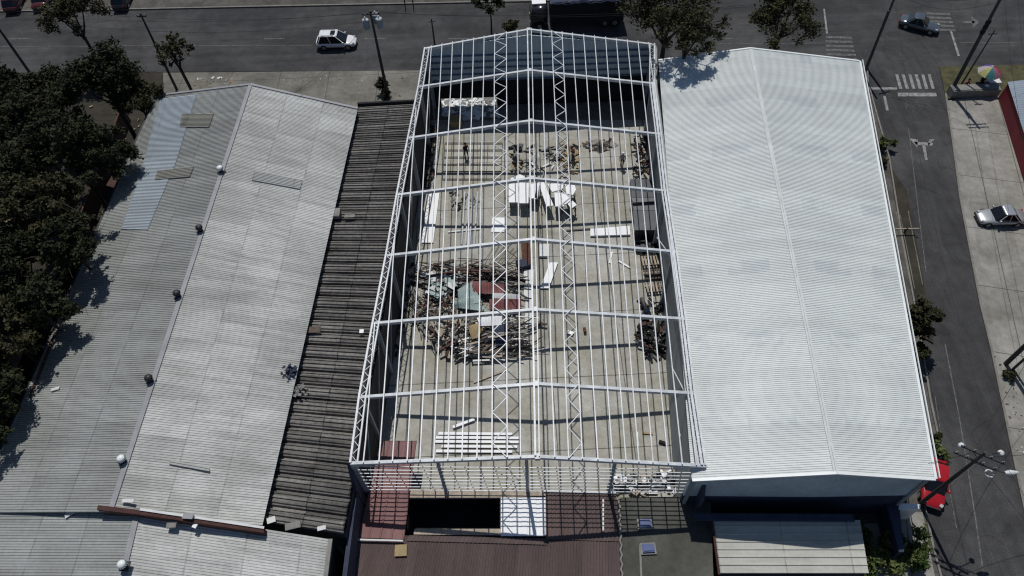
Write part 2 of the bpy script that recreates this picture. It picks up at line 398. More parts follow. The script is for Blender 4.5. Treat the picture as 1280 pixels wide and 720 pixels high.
marks('stop_line', [[(1080, 109), (1121, 109.2), (1121.4, 112), (1081, 112)]], M['line'], '')
marks('stop_line', [[(1029, 11), (1031, 11), (1035, 42), (1032.5, 42)], [(1187.5, 39), (1190, 39), (1200, 70), (1197, 70)]], M['line'], '')
marks('centre_line', [[(1104, 120), (1107, 120), (1111, 138), (1107.5, 138)]], M['line'], '')
marks('centre_line', [[(1135, 160), (1136, 160), (1148, 260), (1147, 260)], [(1147, 260), (1148, 260), (1158, 340), (1157, 340)], [(1180.5, 430), (1182, 430), (1199.5, 520), (1198, 520)], [(1198, 520), (1199.5, 520), (1211, 590), (1209.5, 590)],
    [(1209.5, 590), (1211, 590), (1222, 660), (1220, 660)], [(1220, 660), (1222, 660), (1232, 730), (1230, 730)]], M['line_worn'], '')
marks('edge_line', [[(1168, 495), (1169, 495), (1185, 600), (1184, 600)], [(1184, 600), (1185, 600), (1196, 660), (1195, 660)]], M['line_worn'], '')
marks('lane_line', [[(x, 48), (x+26, 47.6), (x+26, 48.8), (x, 49.2)] for x in (-70, 10, 330, 455, 560, 890)], M['line_worn'], '')
marks('lane_line', [[(x, 58-(x*.004)), (x+190, 57-(x*.004)), (x+190, 57.6-(x*.004)), (x, 58.6-(x*.004))] for x in (0, 200, 850, 1200)], M['line_worn'], '')
marks('turn_arrow', [[(1152.5, 181), (1156.5, 181), (1159.5, 200), (1156.5, 200)], [(1142, 177), (1166, 179), (1165.5, 182), (1145, 181)], [(1136, 173), (1147, 174.5), (1147, 184.5)], [(1159, 183.5), (1161.5, 174.5), (1168, 174)]], M['line'], '')
marks('straight_arrow', [[(1203, 27), (1218, 26), (1218, 29.5), (1203, 29)], [(1214, 20), (1224, 28), (1216, 35)]], M['line_worn'], '')
marks('asphalt_repair', [[(1157, 245), (1168, 244), (1179, 315), (1167, 316)], [(1176, 402), (1182, 402), (1182, 406), (1176, 405)]], M['asphalt_patch'], '', .009)
marks('asphalt_repair', [[(1180, 330), (1203, 335), (1206, 350), (1186, 348)]], M['asphalt_patch'], '', .009)
# painted word on the road
tc = bpy.data.curves.new('road_word', 'FONT'); tc.body = 'ALTO'; tc.size = 1.35; tc.extrude = .002; tc.align_x = 'CENTER'; tc.align_y = 'CENTER'
to = bpy.data.objects.new('road_word', tc); COL.objects.link(to); to.location = at(1146, 132)+Vector((0, 0, .012)); to.scale = (.72, 1.0, 1); to.rotation_euler = (0, 0, .02)
tc.materials.append(simple('faded_word_paint', (.085, .085, .083), .6, 5, .9)); to['kind'] = 'structure'
to2 = to

# floor slab inside the steel frame
floor_pts = [(505, 150), (850, 150), (905, 640), (405, 640)]
mb = MB(); mb.prism([at(528, 142), at(817, 138), at(889, 625), at(447, 625)], -.1, .02); structure(mb.build('floor', M['slab']))

# ================================================================ STEEL FRAME BUILDING
EZ, RZ = 7.0, 8.4
Lp = [(531, 60), (523, 108), (510, 172), (496, 243), (482.5, 319), (466, 403.6), (449, 496), (438, 578.5)]
Rp = [(818, 55), (818, 104), (826, 167), (834, 238), (845.5, 314), (856.7, 398), (868, 491), (881.7, 581.7)]
Mp = [(661, 36), (662, 87), (663.5, 150), (665.5, 222), (668, 298), (670, 386), (671.5, 479), (672, 570)]
R1 = at(*Mp[0], RZ); R8 = at(*Mp[7], RZ)
nl = (R8-R1).cross(at(*Lp[7], EZ)-R1).normalized(); nrn = (R8-R1).cross(at(*Rp[7], EZ)-R1).normalized()
Lw = [onplane(*p, R1, nl) for p in Lp]; Rw = [onplane(*p, R1, nrn) for p in Rp]; Mw = [R1.lerp(R8, (at(*p, RZ).y-R1.y)/(R8.y-R1.y)) for p in Mp]
SF = thing('steel_frame_building', 'unroofed building with white steel rafters and thin purlins over an open concrete floor', 'building', (0, 0, 0))
dz = Vector((0, 0, .14))
for a, c, b in zip(Lw, Mw, Rw):
    mb = MB()
    mb.bar(a-dz, c-dz, .2, .26); mb.bar(c-dz, b-dz, .2, .26)
    mb.box(c-dz, (.3, .34, .3)); mb.build('rafter', M['steel'], SF)
for W_ in (Lw, Rw):
    s_ = 1 if W_ is Lw else -1
    for k, a in enumerate(W_):
        mb = MB(); mb.bar(Vector((a.x+s_*.12, a.y, 0)), Vector((a.x+s_*.12, a.y, a.z-.2)), .24, .3)
        mb.build('column', M['steel_grey'], SF)
# purlins
pl_front = [651, 634, 615, 596, 578, 560, 542, 525.5, 509, 491, 474, 455]
pl_back = [646.5, 633, 618.5, 605, 592, 579, 566, 553, 540, 526, 512, 498]
pr_front = [674.5, 693, 711, 728, 747, 765, 782, 798, 816, 834.5, 852.5, 869]
pr_back = [664.5, 676.5, 690, 703, 716, 729.5, 743, 756.5, 770, 783.5, 797, 810]
def interp_edge(W_, y):
    for a, b in zip(W_[:-1], W_[1:]):
        if b.y <= y <= a.y: return a.lerp(b, (a.y-y)/(a.y-b.y))
    return W_[0] if y > W_[0].y else W_[-1]
def purlin_pts(fx, bx, n, edge, mid, side):
    f = onplane(fx, 575+(-.5 if side < 0 else 0), R1, n); b = onplane(bx, 50 if side < 0 else 47, R1, n)
    f.y = f.y; out = []
    N = 60
    for i in range(N+1):
        p = b.lerp(f, i/N*1.0)
        e = interp_edge(edge, p.y)
        if (p.x-e.x)*(-side) > .15: out.append(p)
    def yl(W, x): e_, m_ = edge[W], Mw[W]; return m_.y+(e_.y-m_.y)*(x-m_.x)/(e_.x-m_.x)
    y1 = yl(0, b.x); y0 = yl(-1, f.x)
    if not out: return None
    a, z = out[0], out[-1]
    d = (f-b)
    if a is out[0] and (a-b).length < .01: a = b+d*((y1+.05-b.y)/d.y)
    z = b+d*((y0-.05-b.y)/d.y)
    return a, z
pur = {}
for side, fr, bk, n, edge in ((-1, pl_front, pl_back, nl, Lw), (1, pr_front, pr_back, nrn, Rw)):
    for i, (fx, bx) in enumerate(zip(fr, bk)):
        r = purlin_pts(fx, bx, n, edge, None, side)
        if not r: continue
        a, z = r; pur[(side, i)] = (a, z)
        mb = MB()
        K = 7   # slightly uneven, lapped at the rafters
        pts = [a.lerp(z, t/K)+Vector((random.uniform(-.025, .025), 0, random.uniform(-.012, .012))) for t in range(K+1)]
        lift = Vector((0, 0, .06))
        for p, q in zip(pts[:-1], pts[1:]): mb.bar(p+lift, q+lift, .07, .12)
        mb.build('purlin', M['steel'], SF)
mb = MB(); lift = Vector((0, 0, .06))
mb.bar(Mw[0]+lift-Vector((.13, 0, 0)), Mw[7]+lift-Vector((.13, 0, 0)), .11, .13); mb.build('purlin', M['steel'], SF)
# the two zigzag braces lying in the roof plane
for side, i, j in ((-1, 1, 2), (1, 1, 2)):
    i, j = (1, 2) if side < 0 else (2, 3)
    a0, a1 = pur[(side, i)]; b0, b1 = pur[(side, j)]
    n = 42; mb = MB()
    for k in range(n):
        p = (a0.lerp(a1, k/n) if k % 2 == 0 else b0.lerp(b1, k/n)); q = (b0.lerp(b1, (k+1)/n) if k % 2 == 0 else a0.lerp(a1, (k+1)/n))
        mb.bar(p+lift, q+lift, .055, .05)
    mb.build('zigzag_brace', M['steel'], SF)
# eave beams with narrow lattice
for W_, s_ in ((Lw, 1), (Rw, -1)):
    for (dx, dzz, ww) in ((0, .02, .13), (.42*1, -.02, .10)):
        mb = MB()
        for a, b in zip(W_[:-1], W_[1:]):
            o_ = Vector((s_*dx, 0, dzz)); mb.bar(a+o_, b+o_, ww, .16)
        mb.build('eave_beam', M['steel_side'] if dx else M['steel'], SF)
    mb = MB(); k = 0
    for a, b in zip(W_[:-1], W_[1:]):
        n = int((a-b).length/.45)
        for i in range(n):
            p = a.lerp(b, i/n); q = a.lerp(b, (i+1)/n); o1 = Vector((s_*.42, 0, -.02))
            mb.bar(p+(o1 if i % 2 else Vector()), q+(Vector() if i % 2 else o1), .035, .035)
    mb.build('eave_lattice', M['steel_side'], SF)
# ridge-side gutter strip on the right
mb = MB()
for a, b in zip(Rw[1:-1], Rw[2:]): mb.bar(a+Vector((-.22, 0, .1)), b+Vector((-.22, 0, .1)), .16, .08)
mb.build('gutter', M['steel'], SF)
# back wall: sheeted gable over dark lower wall with an opening
L0, M0, R0 = Lw[0], Mw[0], Rw[0]
def ylin(x): return L0.y+(R0.y-L0.y)*(x-L0.x)/(R0.x-L0.x)+.14
def gable_z(x): return (L0.z+(M0.z-L0.z)*(x-L0.x)/(M0.x-L0.x)) if x < M0.x else (M0.z+(R0.z-M0.z)*(x-M0.x)/(R0.x-M0.x))
mb = MB(); xs = []; x = L0.x
nrib = 110
for i in range(nrib+1): xs.append(L0.x+(R0.x-L0.x)*i/nrib)
ZB = 3.3
for i in range(nrib):
    a, b = xs[i], xs[i+1]; off = .04 if i % 2 else 0
    mb.prism([(a, ylin(a)-off, 0), (b, ylin(b)-off, 0), (b, ylin(b)+.06, 0), (a, ylin(a)+.06, 0)], ZB, [gable_z(a)-.3, gable_z(b)-.3, gable_z(b)-.3, gable_z(a)-.3])
mb.build('back_wall_sheeting', M['wall_blue'], SF)
for z in (3.35, 4.05, 4.75, 5.45, 6.15):
    mb = MB(); mb.bar((L0.x, ylin(L0.x)-.1, z), (R0.x, ylin(R0.x)-.1, z), .1, .12); mb.build('wall_girt', M['wall_blue_dark'], SF)
mb = MB()
ox0, ox1 = at(552, 145).x, at(622, 145).x
for a, b in ((L0.x, ox0), (ox1, R0.x)):
    mb.prism([(a, ylin(a), 0), (b, ylin(b), 0), (b, ylin(b)+.18, 0), (a, ylin(a)+.18, 0)], 0, 3.28)
mb.prism([(ox0, ylin(ox0)+.01, 0), (ox1, ylin(ox1)+.01, 0), (ox1, ylin(ox1)+.17, 0), (ox0, ylin(ox0)+.17, 0)], 1.15, 3.28)
mb.build('lower_back_wall', M['wall_black'], SF)
# side walls
def side_wall(name, W_, s_, zt, mat, z0=0., th=.18, off=.0):
    mb = MB()
    for a, b in zip(W_[:-1], W_[1:]):
        mb.prism([(a.x-s_*(off), a.y, 0), (b.x-s_*(off), b.y, 0), (b.x-s_*(off+th), b.y, 0), (a.x-s_*(off+th), a.y, 0)], z0, zt)
    return mb.build(name, mat, SF)
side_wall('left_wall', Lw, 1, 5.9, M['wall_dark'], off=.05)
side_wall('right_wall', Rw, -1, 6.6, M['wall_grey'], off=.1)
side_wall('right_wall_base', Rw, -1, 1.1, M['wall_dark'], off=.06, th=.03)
for k, (a, b) in enumerate(zip(Lw[:-1], Lw[1:])):
    if k % 2 == 0 or k > 3: mb = MB(); mb.bar((a.x+.25, a.y, 6.3), (b.x+.25, b.y, 1.0), .08, .08); mb.build('wall_brace', M['steel_grey'], SF)
for k, (a, b) in enumerate(zip(Rw[:-1], Rw[1:])):
    if k in (3, 5, 6): mb = MB(); mb.bar((b.x-.3, b.y, 6.3), (b.x-.3, (a.y+b.y)/2+1.2, 3.5), .07, .07); mb.build('wall_brace', M['steel'], SF)
# front wall skeleton: horizontal girts and wind posts
FL, FM, FR = Lw[7], Mw[7], Rw[7]
for i in range(8):
    z = 6.72-i*.56
    mb = MB(); mb.bar((FL.x+.1, FL.y-.12, z), (FR.x-.1, FR.y-.12, z), .045, .055); mb.build('front_girt', M['steel'], SF)
for px, py in ((546, 575), (658, 572), (770, 578)):
    p = at(px, py, 7.6); yy = FL.y+(FR.y-FL.y)*(p.x-FL.x)/(FR.x-FL.x)
    mb = MB(); mb.bar((p.x, yy+.06, 0), (p.x, yy+.06, 7.5 if abs(px-658) > 50 else 8.1), .16, .2); mb.build('wind_post', M['steel_grey'], SF)
# left-front blue return wall
mb = MB()
a = at(436, 583, 6.9); 
mb.prism([(FL.x-.25, FL.y, 0), (FL.x-.02, FL.y, 0), (FL.x-.02, FL.y-.9, 0), (FL.x-.25, FL.y-.9, 0)], 0, [6.8, 6.8, 4.6, 4.6]); mb.build('front_return_wall', M['wall_navy'], SF)
mb = MB(); mb.prism([(FR.x-.02, FR.y, 0), (FR.x+.2, FR.y, 0), (FR.x+.2, FR.y-1.2, 0), (FR.x-.02, FR.y-1.2, 0)], 0, [6.8, 6.8, 4.4, 4.4]); mb.build('front_return_wall', M['wall_navy'], SF)

# ================================================================ RIGHT WAREHOUSE
RW = thing('warehouse', 'large warehouse with a clean bright white ribbed roof beside the side street', 'building')
wl0, wm0, wr0 = at(823, 76, 6.6), at(938, 61, 7.9), at(1074, 77, 6.6)
wl1, wm1, wr1 = at(865, 600, 6.6), at(1045, 591, 7.9), at(1168, 599, 6.6)
profile_roof('roof', wm0, wl0, wm1, wl1, .141, .03, M['white_sheet'], RW, 'trap', nu=8)
profile_roof('roof', wm0+Vector((0, 0, .0)), wr0, wm1, wr1, .141, .03, M['white_sheet'], RW, 'trap', nu=8)
mb = MB(); n = 24
for i in range(n):
    a = wm0.lerp(wm1, i/n); b = wm0.lerp(wm1, (i+1)/n)
    for s_ in (-1, 1): mb.bar(a+Vector((s_*.07, 0, .04)), b+Vector((s_*.07, 0, .04)), .15, .012)
mb.build('ridge_cap', M['white_cap'], RW)
mb = MB(); o_ = Vector((.06, 0, .04))
mb.bar(wr0+o_, wr1+o_, .16, .1); mb.bar(wr0+o_*4, wr1+o_*4, .05, .12); mb.build('gutter', M['flash_white'], RW)
mb = MB(); mb.bar(wr0+Vector((.13, 0, 0)), wr1+Vector((.13, 0, 0)), .09, .06); mb.build('gutter_trough', M['dark_metal'], RW)
mb = MB(); q = Vector((0, -.04, .05))
mb.bar(wl1+q, wm1+q, .16, .12); mb.bar(wm1+q, wr1+q, .16, .12); mb.build('front_flashing', M['flash_white'], RW)
mb = MB(); q = Vector((0, .04, .05))
mb.bar(wl0+q, wm0+q, .16, .08); mb.bar(wm0+q, wr0+q, .16, .08); mb.build('back_flashing', M['flash_white'], RW)
def wallp(name, a, b, z0, za, zb, mat, parent, th=.2, c=None, zc=None):
    a = Vector(a); b = Vector(b); d = (b-a); d.z = 0; nn = Vector((-d.y, d.x, 0)).normalized()*th
    mb = MB(); mb.prism([a, b, b+nn, a+nn], z0, [za, zb, zb, za]); return mb.build(name, mat, parent)
wi = Vector((0, .12, 0))
for a, c, k in ((wl1, wm1, 0), (wm1, wr1, 1)):
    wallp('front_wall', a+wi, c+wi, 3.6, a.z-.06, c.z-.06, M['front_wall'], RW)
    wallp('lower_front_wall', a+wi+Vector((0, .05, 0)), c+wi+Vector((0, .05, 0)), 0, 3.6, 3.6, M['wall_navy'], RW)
wallp('back_wall', wm0-wi, wl0-wi, 0, wm0.z-.1, wl0.z-.1, M['wall_grey'], RW); wallp('back_wall', wr0-wi, wm0-wi, 0, wr0.z-.1, wm0.z-.1, M['wall_grey'], RW)
wallp('side_wall', wr1+Vector((-.2, 0, 0)), wr0+Vector((-.2, 0, 0)), 0, wr1.z-.08, wr0.z-.08, M['wall_grey'], RW)
wallp('side_wall', wl0+Vector((.1, 0, 0)), wl1+Vector((.1, 0, 0)), 0, wl0.z-.08, wl1.z-.08, M['wall_grey'], RW)

# ================================================================ LEFT WAREHOUSE (two lengths)
LW = thing('warehouse', 'long weathered grey warehouse roof with round ridge vents beside the dark trees', 'building')
EL, ER, RR = 5.6, 6.0, 7.8
a0, m0, b0 = at(195, 121, EL), at(313, 107, RR), at(447, 137, ER)
a1, m1, b1 = at(-33, 641, EL), at(138, 640, RR), at(328, 657, ER)
left_o = profile_roof('left_slope', m0, a0, m1, a1, .157, .035, M['grey_sheet'], LW, 'trap', nu=8)
right_o = profile_roof('right_slope', m0, b0, m1, b1, .157, .03, M['old_sheet'], LW, 'trap', nu=8)
def ridge_strip(a, b, w, mat, parent, z=.06):
    mb = MB()
    for s_ in (-1, 1): mb.bar(a+Vector((s_*w/2, 0, z)), b+Vector((s_*w/2, 0, z)), w, .012)
    return mb.build('ridge_cap', mat, parent)
ridge_strip(m0, m1, .16, M['flash'], LW)
mb = MB(); mb.bar(a0+Vector((0, .1, .06)), m0+Vector((0, .1, .06)), .22, .1); mb.bar(m0+Vector((0, .1, .06)), b0+Vector((0, .1, .06)), .22, .1); mb.build('back_flashing', M['flash'], LW)
for a, b, za, zb in ((m0, a0, RR, EL), (b0, m0, ER, RR)): wallp('back_wall', a-wi*3, b-wi*3, 0, za-.1, zb-.1, M['wall_dark'], LW)
wallp('side_wall', a0+Vector((.25, 0, 0)), a1+Vector((.25, 0, 0)), 0, EL-.08, EL-.08, M['wall_dark'], LW)
mb = MB(); mb.bar(a0+Vector((-.1, 0, -.08)), a1+Vector((-.1, 0, -.08)), .2, .14); mb.build('gutter', M['dark_metal'], LW)
# replaced sheets: laid on the slope at their own place
def on_left(px, py): return onplane(px, py, m0, (a0-m0).cross(m1-m0).normalized())
def on_right(px, py): return onplane(px, py, m0, (b0-m0).cross(m1-m0).normalized())
def patch(name, f, q, mat, lift=.05, pitch=.157, shape='trap'):
    A0, B0, B1, A1 = [f(*p) for p in q]
    o = profile_roof(name, A0, B0, A1, B1, pitch, .04, mat, LW, shape, lift=lift, nu=3); return o
patch('replaced_sheets', on_left, [(246, 119), (201, 124), (181, 201), (221, 202)], M['blue_sheet'])
patch('replaced_sheets', on_left, [(221, 202), (181, 201), (152, 287), (185, 288)], M['blue_sheet'])
patch('replaced_sheets', on_left, [(268, 143), (229, 143), (225, 160), (262, 160)], M['brown_patch'], .09)
patch('replaced_sheets', on_left, [(243, 209), (198, 214), (194, 226), (238, 222)], M['brown_patch'], .09)
patch('replaced_sheets', on_right, [(318, 214), (378, 225), (375, 237), (315, 226)], M['grey_sheet'], .05)
patch('replaced_sheets', on_right, [(212, 575), (262, 584), (262, 590), (212, 581)], M['grey_sheet'], .05)
# vents
def vent(px, py, label, mat, white):
    p = at(px, py, RR+.35); p.z = RR
    t = thing('roof_vent', label, 'roof vent', p, random.uniform(0, 3), 'vents along the grey warehouse ridges'); t.scale = (.66, .66, .72)
    mb = MB(); mb.lathe((0, 0, 0), [(.33, .0), (.33, .08), (.2, .12), (.2, .36)], 14); mb.box((0, 0, .06), (.8, .8, .05)); mb.build('collar', M['dark_metal'], t)
    mb = MB()
    for i in range(14):
        a = 2*math.pi*i/14; b = a+.3
        mb.add([(math.cos(a)*.2, math.sin(a)*.2, .34), (math.cos(a)*.42, math.sin(a)*.42, .5), (math.cos(a)*.36, math.sin(a)*.36, .68), (math.cos(b)*.16, math.sin(b)*.16, .8), (math.cos(b)*.16, math.sin(b)*.16, .36), (math.cos(b)*.33, math.sin(b)*.33, .5)], [(0, 1, 5, 4), (1, 2, 5), (2, 3, 5), (3, 4, 5)])
    mb.build('turbine', M['flash_white'] if white else M['dark_metal'], t)
    mb = MB(); mb.lathe((0, 0, 0), [(.36, .64), (.34, .74), (.2, .83), (.05, .86)], 16); mb.build('dome', M['flash_white'] if white else M['dark_metal'], t, True)
    return t
vent(275, 211, 'white topped round vent on the grey ridge, highest in the photo', None, True)
vent(249, 285, 'dark round vent on the grey ridge just below the bluish sheets', None, False)
vent(221, 367, 'dark round vent on the grey ridge, middle of the three dark ones', None, False)
vent(186, 473, 'dark vent farthest down the long grey ridge, above a white one', None, False)
vent(152, 574, 'white vent on the grey ridge just above the maroon parapet', None, True)
vent(153, 706, 'white vent on the separate lower ridge below the maroon parapet', None, True)
# second length
LB = thing('warehouse', 'grey ribbed warehouse roof below the maroon parapet, cut by the photo edge', 'building')
c0, n0, d0 = at(-33, 636, EL-.1), at(173, 637, RR-.3), at(412, 674, 5.2)
c1, n1, d1 = at(-120, 830, EL), at(128, 830, RR-.2), at(388, 860, 5.2)
d0b = at(330, 661, 5.9)
profile_roof('left_slope', n0, c0, n1, c1, .157, .035, M['grey_sheet'], LB, 'trap', nu=6)
profile_roof('right_slope', n0, d0, n1, d1, .157, .03, M['old_sheet'], LB, 'trap', nu=6)
ridge_strip(n0, n1, .16, M['flash'], LB)
wallp('side_wall', c0+Vector((.25, 0, 0)), c1+Vector((.25, 0, 0)), 0, EL-.08, EL-.08, M['wall_dark'], LB)
wallp('side_wall', d0-Vector((.15, 0, 0)), d1-Vector((.15, 0, 0)), 0, 5.1, 5.1, M['wall_dark'], LB)
mb = MB(); mb.bar(d0+Vector((.06, 0, 0)), d1+Vector((.06, 0, 0)), .25, .15); mb.build('gutter', M['gutter'], LB)
# maroon parapet between
PW = thing('parapet_wall', 'low maroon parapet wall crossing between the two grey roofs', 'wall')
pp = [at(122, 631, 8.0), at(175, 637, 8.15), at(250, 648, 7.5), at(330, 660, 6.6)]
mb = MB()
for a, b in zip(pp[:-1], pp[1:]):
    mb.prism([a, b, b+Vector((0, -.26, 0)), a+Vector((0, -.26, 0))], 5.2, [a.z-.05, b.z-.05, b.z-.05, a.z-.05])
mb.build('wall_body', M['maroon_wall'], PW)
mb = MB()
for a, b in zip(pp[1:-1], pp[2:]): mb.bar(a+Vector((0, .02, .0)), b+Vector((0, .02, .0)), .14, .05)
mb.build('coping', M['offwhite'], PW)
def loose(name, px, py, z, dims, rz, mat, label, cat, rx=0., ry=0., group=None):
    p = at(px, py, z); mb = MB(); d = dims
    mb.box((0, 0, 0), d, 0, rx, ry)
    if d[2] > .17: mb.box((d[0]*.02, 0, d[2]*.55), (d[0]*.96, d[1]*.9, d[2]*.3), 0, rx, ry)
    o = mb.build(name, mat); o.location = p; o.rotation_euler = (0, 0, rz)
    return tag(o, label, cat, group)
loose('metal_sheet', 87, 642, 6.9, (.6, .28, .03), .5, M['lamp'], 'small pale sheet offcut lying on the grey left slope', 'sheet', ry=-.22)
loose('metal_sheet', 69, 486, 6.25, (.6, .22, .03), .1, M['lamp'], 'tiny white scrap on the upper grey slope', 'sheet', ry=-.22)
loose('board', 235, 645, 7.75, (.6, .32, .05), -.1, M['flash'], 'pale board resting on the maroon parapet', 'board')
loose('board', 246, 653, 7.35, (.25, .65, .08), -.35, M['white'], 'small upright white board beside the maroon parapet', 'board')
loose('crate', 215, 655, 7.45, (.55, .45, .15), 0., M['gutter'], 'small dark box below the maroon parapet', 'box')
loose('board', 343, 675, 5.75, (.75, .6, .04), .1, M['offwhite'], 'white square board on the lower grey roof corner', 'board', ry=.1)
loose('board', 160, 626, 7.9, (.7, .2, .05), -.06, M['lamp'], 'pale strip at the end of the grey ridge', 'board')

# ================================================================ OLD CHANNEL ROOF between
CR = thing('lean_to_building', 'blackened old channel roof strip between the grey warehouse and the steel frame', 'building')
e0, f0 = at(449, 134, 5.2), at(513, 130, 5.3)
e1, f1 = at(331, 652, 5.3), at(415, 668, 5.3)
f0m = Vector((Lw[0].x-.5, f0.y, 5.3))
profile_roof('channel_roof', f0m, e0+Vector((-.1, 0, 0)), Vector((FL.x-.4, f1.y, 5.3)), e1+Vector((-.2, 0, 0)), 1.06, .34, M['old_channel'], CR, 'multi', nu=8, lift=-.1)
mb = MB(); mb.prism([e0, f0m, Vector((FL.x-.4, f1.y, 5)), e1], 0, 4.9); mb.build('wall', M['wall_dark'], CR)
mb = MB(); mb.bar(Vector((f0m.x, f0m.y+.15, 5.35)), e0+Vector((-.1, .15, .1)), .22, .5); mb.build('end_wall', M['wall_black'], CR)
cl = [(423, 267, .9, .55, 'gutter'), (430, 293, 1.0, .5, 'gutter')]
for px, py, sx, sy, mt in [(421, 267, .55, .9, 'gutter')]:
    loose('roof_hatch', px, py, 5.75, (sx, sy, .3), 0, M[mt], 'small grey hatch at the edge of the blackened roof', 'hatch')
for px, py, sx, sy, rz, mt, lb in [(437, 270, .8, .3, .0, 'gutter', 'grey scrap sheet near the hatch on the blackened roof'), (415, 206, .5, .5, .1, 'wood', 'brown scrap at the upper left edge of the blackened roof'),
        (452, 414, .3, .3, 0., 'white', 'small bright white square on the blackened roof'), (368, 448, .45, .7, .1, 'offwhite', 'white bucket-sized block at the roof edge above the dark bundle'),
        (351, 455, .6, 1.1, .3, 'gutter', 'crumpled grey sheet overlapping the grey roof edge'), (339, 650, .5, .35, .3, 'offwhite', 'pale scrap at the bottom of the blackened roof, left one'),
        (366, 657, .9, .4, .2, 'gutter', 'grey scrap at the bottom of the blackened roof, middle'), (402, 660, .5, .25, .2, 'offwhite', 'pale scrap at the bottom of the blackened roof, right one'),
        (392, 412, 1.0, .5, .0, 'wood', 'brown worn board across the left part of the blackened roof')]:
    loose('scrap_sheet', px, py, 5.72, (sx, sy, .05), rz, M[mt], lb, 'scrap', rx=.02)
# dark bundle
def blob(name, px, py, z, r, mat, label, cat, n=26, sq=.5, seed=1):
    rr = random.Random(seed); mb = MB(); p0 = at(px, py, z)
    for i in range(n):
        c = Vector((rr.gauss(0, r*.45), rr.gauss(0, r*.45), abs(rr.gauss(0, r*.3*sq))))
        mb.box(c, (rr.uniform(.15, .5)*r, rr.uniform(.15, .5)*r, rr.uniform(.05, .3)*r), rr.uniform(0, 3), rr.uniform(-.5, .5), rr.uniform(-.5, .5))
    o = mb.build(name, mat); o.location = p0; return tag(o, label, cat)
blob('tarpaulin', 363, 464, 6.1, .5, M['wall_navy'], 'crumpled dark tarpaulin on the edge of the blackened roof', 'tarpaulin', 60, 1.0, 3)
blob('wire_coil', 374, 490, 5.75, .5, M['gutter'], 'loose coil of pale wire below the dark tarpaulin', 'wire coil', 24, .2, 5)
# alley wall
AW = MB(); 
w0 = Vector((FL.x-.3, FL.y-.9, 0)); 
AW.prism([(FL.x-.32, FL.y-.95, 0), (FL.x-.05, FL.y-.95, 0), (FL.x-.45, FL.y-14, 0), (FL.x-.72, FL.y-14, 0)], 0, 4.4)
tag(AW.build('boundary_wall', M['wall_navy']), 'dark navy boundary wall running down from the front left corner of the steel frame', 'wall')

# ================================================================ LOW FRONT ROOFS
ZL = 2.3
FB = thing('low_building', 'low maroon ribbed roof building in front of the steel frame, with a dark open well', 'building')
def rib_roof(name, q, z, mat, parent, pitch, depth, shape='rib', alongx=False, lift=0.):
    """q: px corners TL,TR,BR,BL. ribs run towards the viewer unless alongx"""
    zs = z if isinstance(z, (list, tuple)) else [z]*4
    TL, TR, BR, BL = [at(*p, zz) for p, zz in zip(q, zs)]
    if alongx: return profile_roof(name, TL, TR, BL, BR, pitch, depth, mat, parent, shape, lift=lift)
    return profile_roof(name, TL, BL, TR, BR, pitch, depth, mat, parent, shape, lift=lift)
rib_roof('maroon_roof', [(448, 668), (776, 676), (780, 830), (405, 830)], [2.4, 2.4, 2.1, 2.1], M['maroon_sheet'], FB, .18, .04, 'sine')
rib_roof('upper_maroon_roof', [(682, 616), (770, 617), (776, 677), (682, 674)], 2.45, M['maroon_sheet'], FB, .26, .04, 'sine')
rib_roof('lean_strip', [(512, 669), (683, 673), (683, 681), (508, 676)], 2.46, M['maroon_sheet'], FB, .26, .03, 'sine')
slab('red_roof_bed', [(476, 552), (520, 552), (504, 675), (447, 673)], 2.44, M['red_panel'], .05, FB)
rib_roof('red_roof', [(477, 551), (521, 551), (505, 674), (448, 672)], 2.5, M['red_sheet'], FB, .72, .035, 'rib')
mb = MB(); pa, pb = at(447, 674.5, 2.62), at(504, 676, 2.62); mb.bar(pa, pb, .1, .08); mb.build('gutter', M['offwhite'], FB)
slab('well_kerb_back', [(513, 611), (770, 614), (768, 618), (626, 622), (512, 622)], 2.42, M['wood_pale'], .25, FB)
slab('well_kerb_front', [(518, 661), (626, 661), (627, 669), (517, 668)], 2.42, M['wood_pale'], .25, FB)
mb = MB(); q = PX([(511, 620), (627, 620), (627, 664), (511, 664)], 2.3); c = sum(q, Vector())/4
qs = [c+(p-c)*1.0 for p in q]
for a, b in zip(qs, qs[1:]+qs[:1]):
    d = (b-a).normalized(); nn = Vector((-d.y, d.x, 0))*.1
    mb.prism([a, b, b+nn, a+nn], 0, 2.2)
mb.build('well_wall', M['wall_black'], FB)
mb = MB(); mb.prism(qs, .03, .06); mb.build('well_floor', M['wall_black'], FB)  # well sides and floor coloured near-black to stand for shade in the hole
slab('white_roof_base', [(625, 621), (683, 621), (683, 671), (625, 671)], 2.38, M['dark_metal'], .08, FB)
rib_roof('translucent_sheets', [(626, 622), (682, 622), (682, 670), (626, 670)], 2.5, M['white'], FB, .62, .02, 'channel')
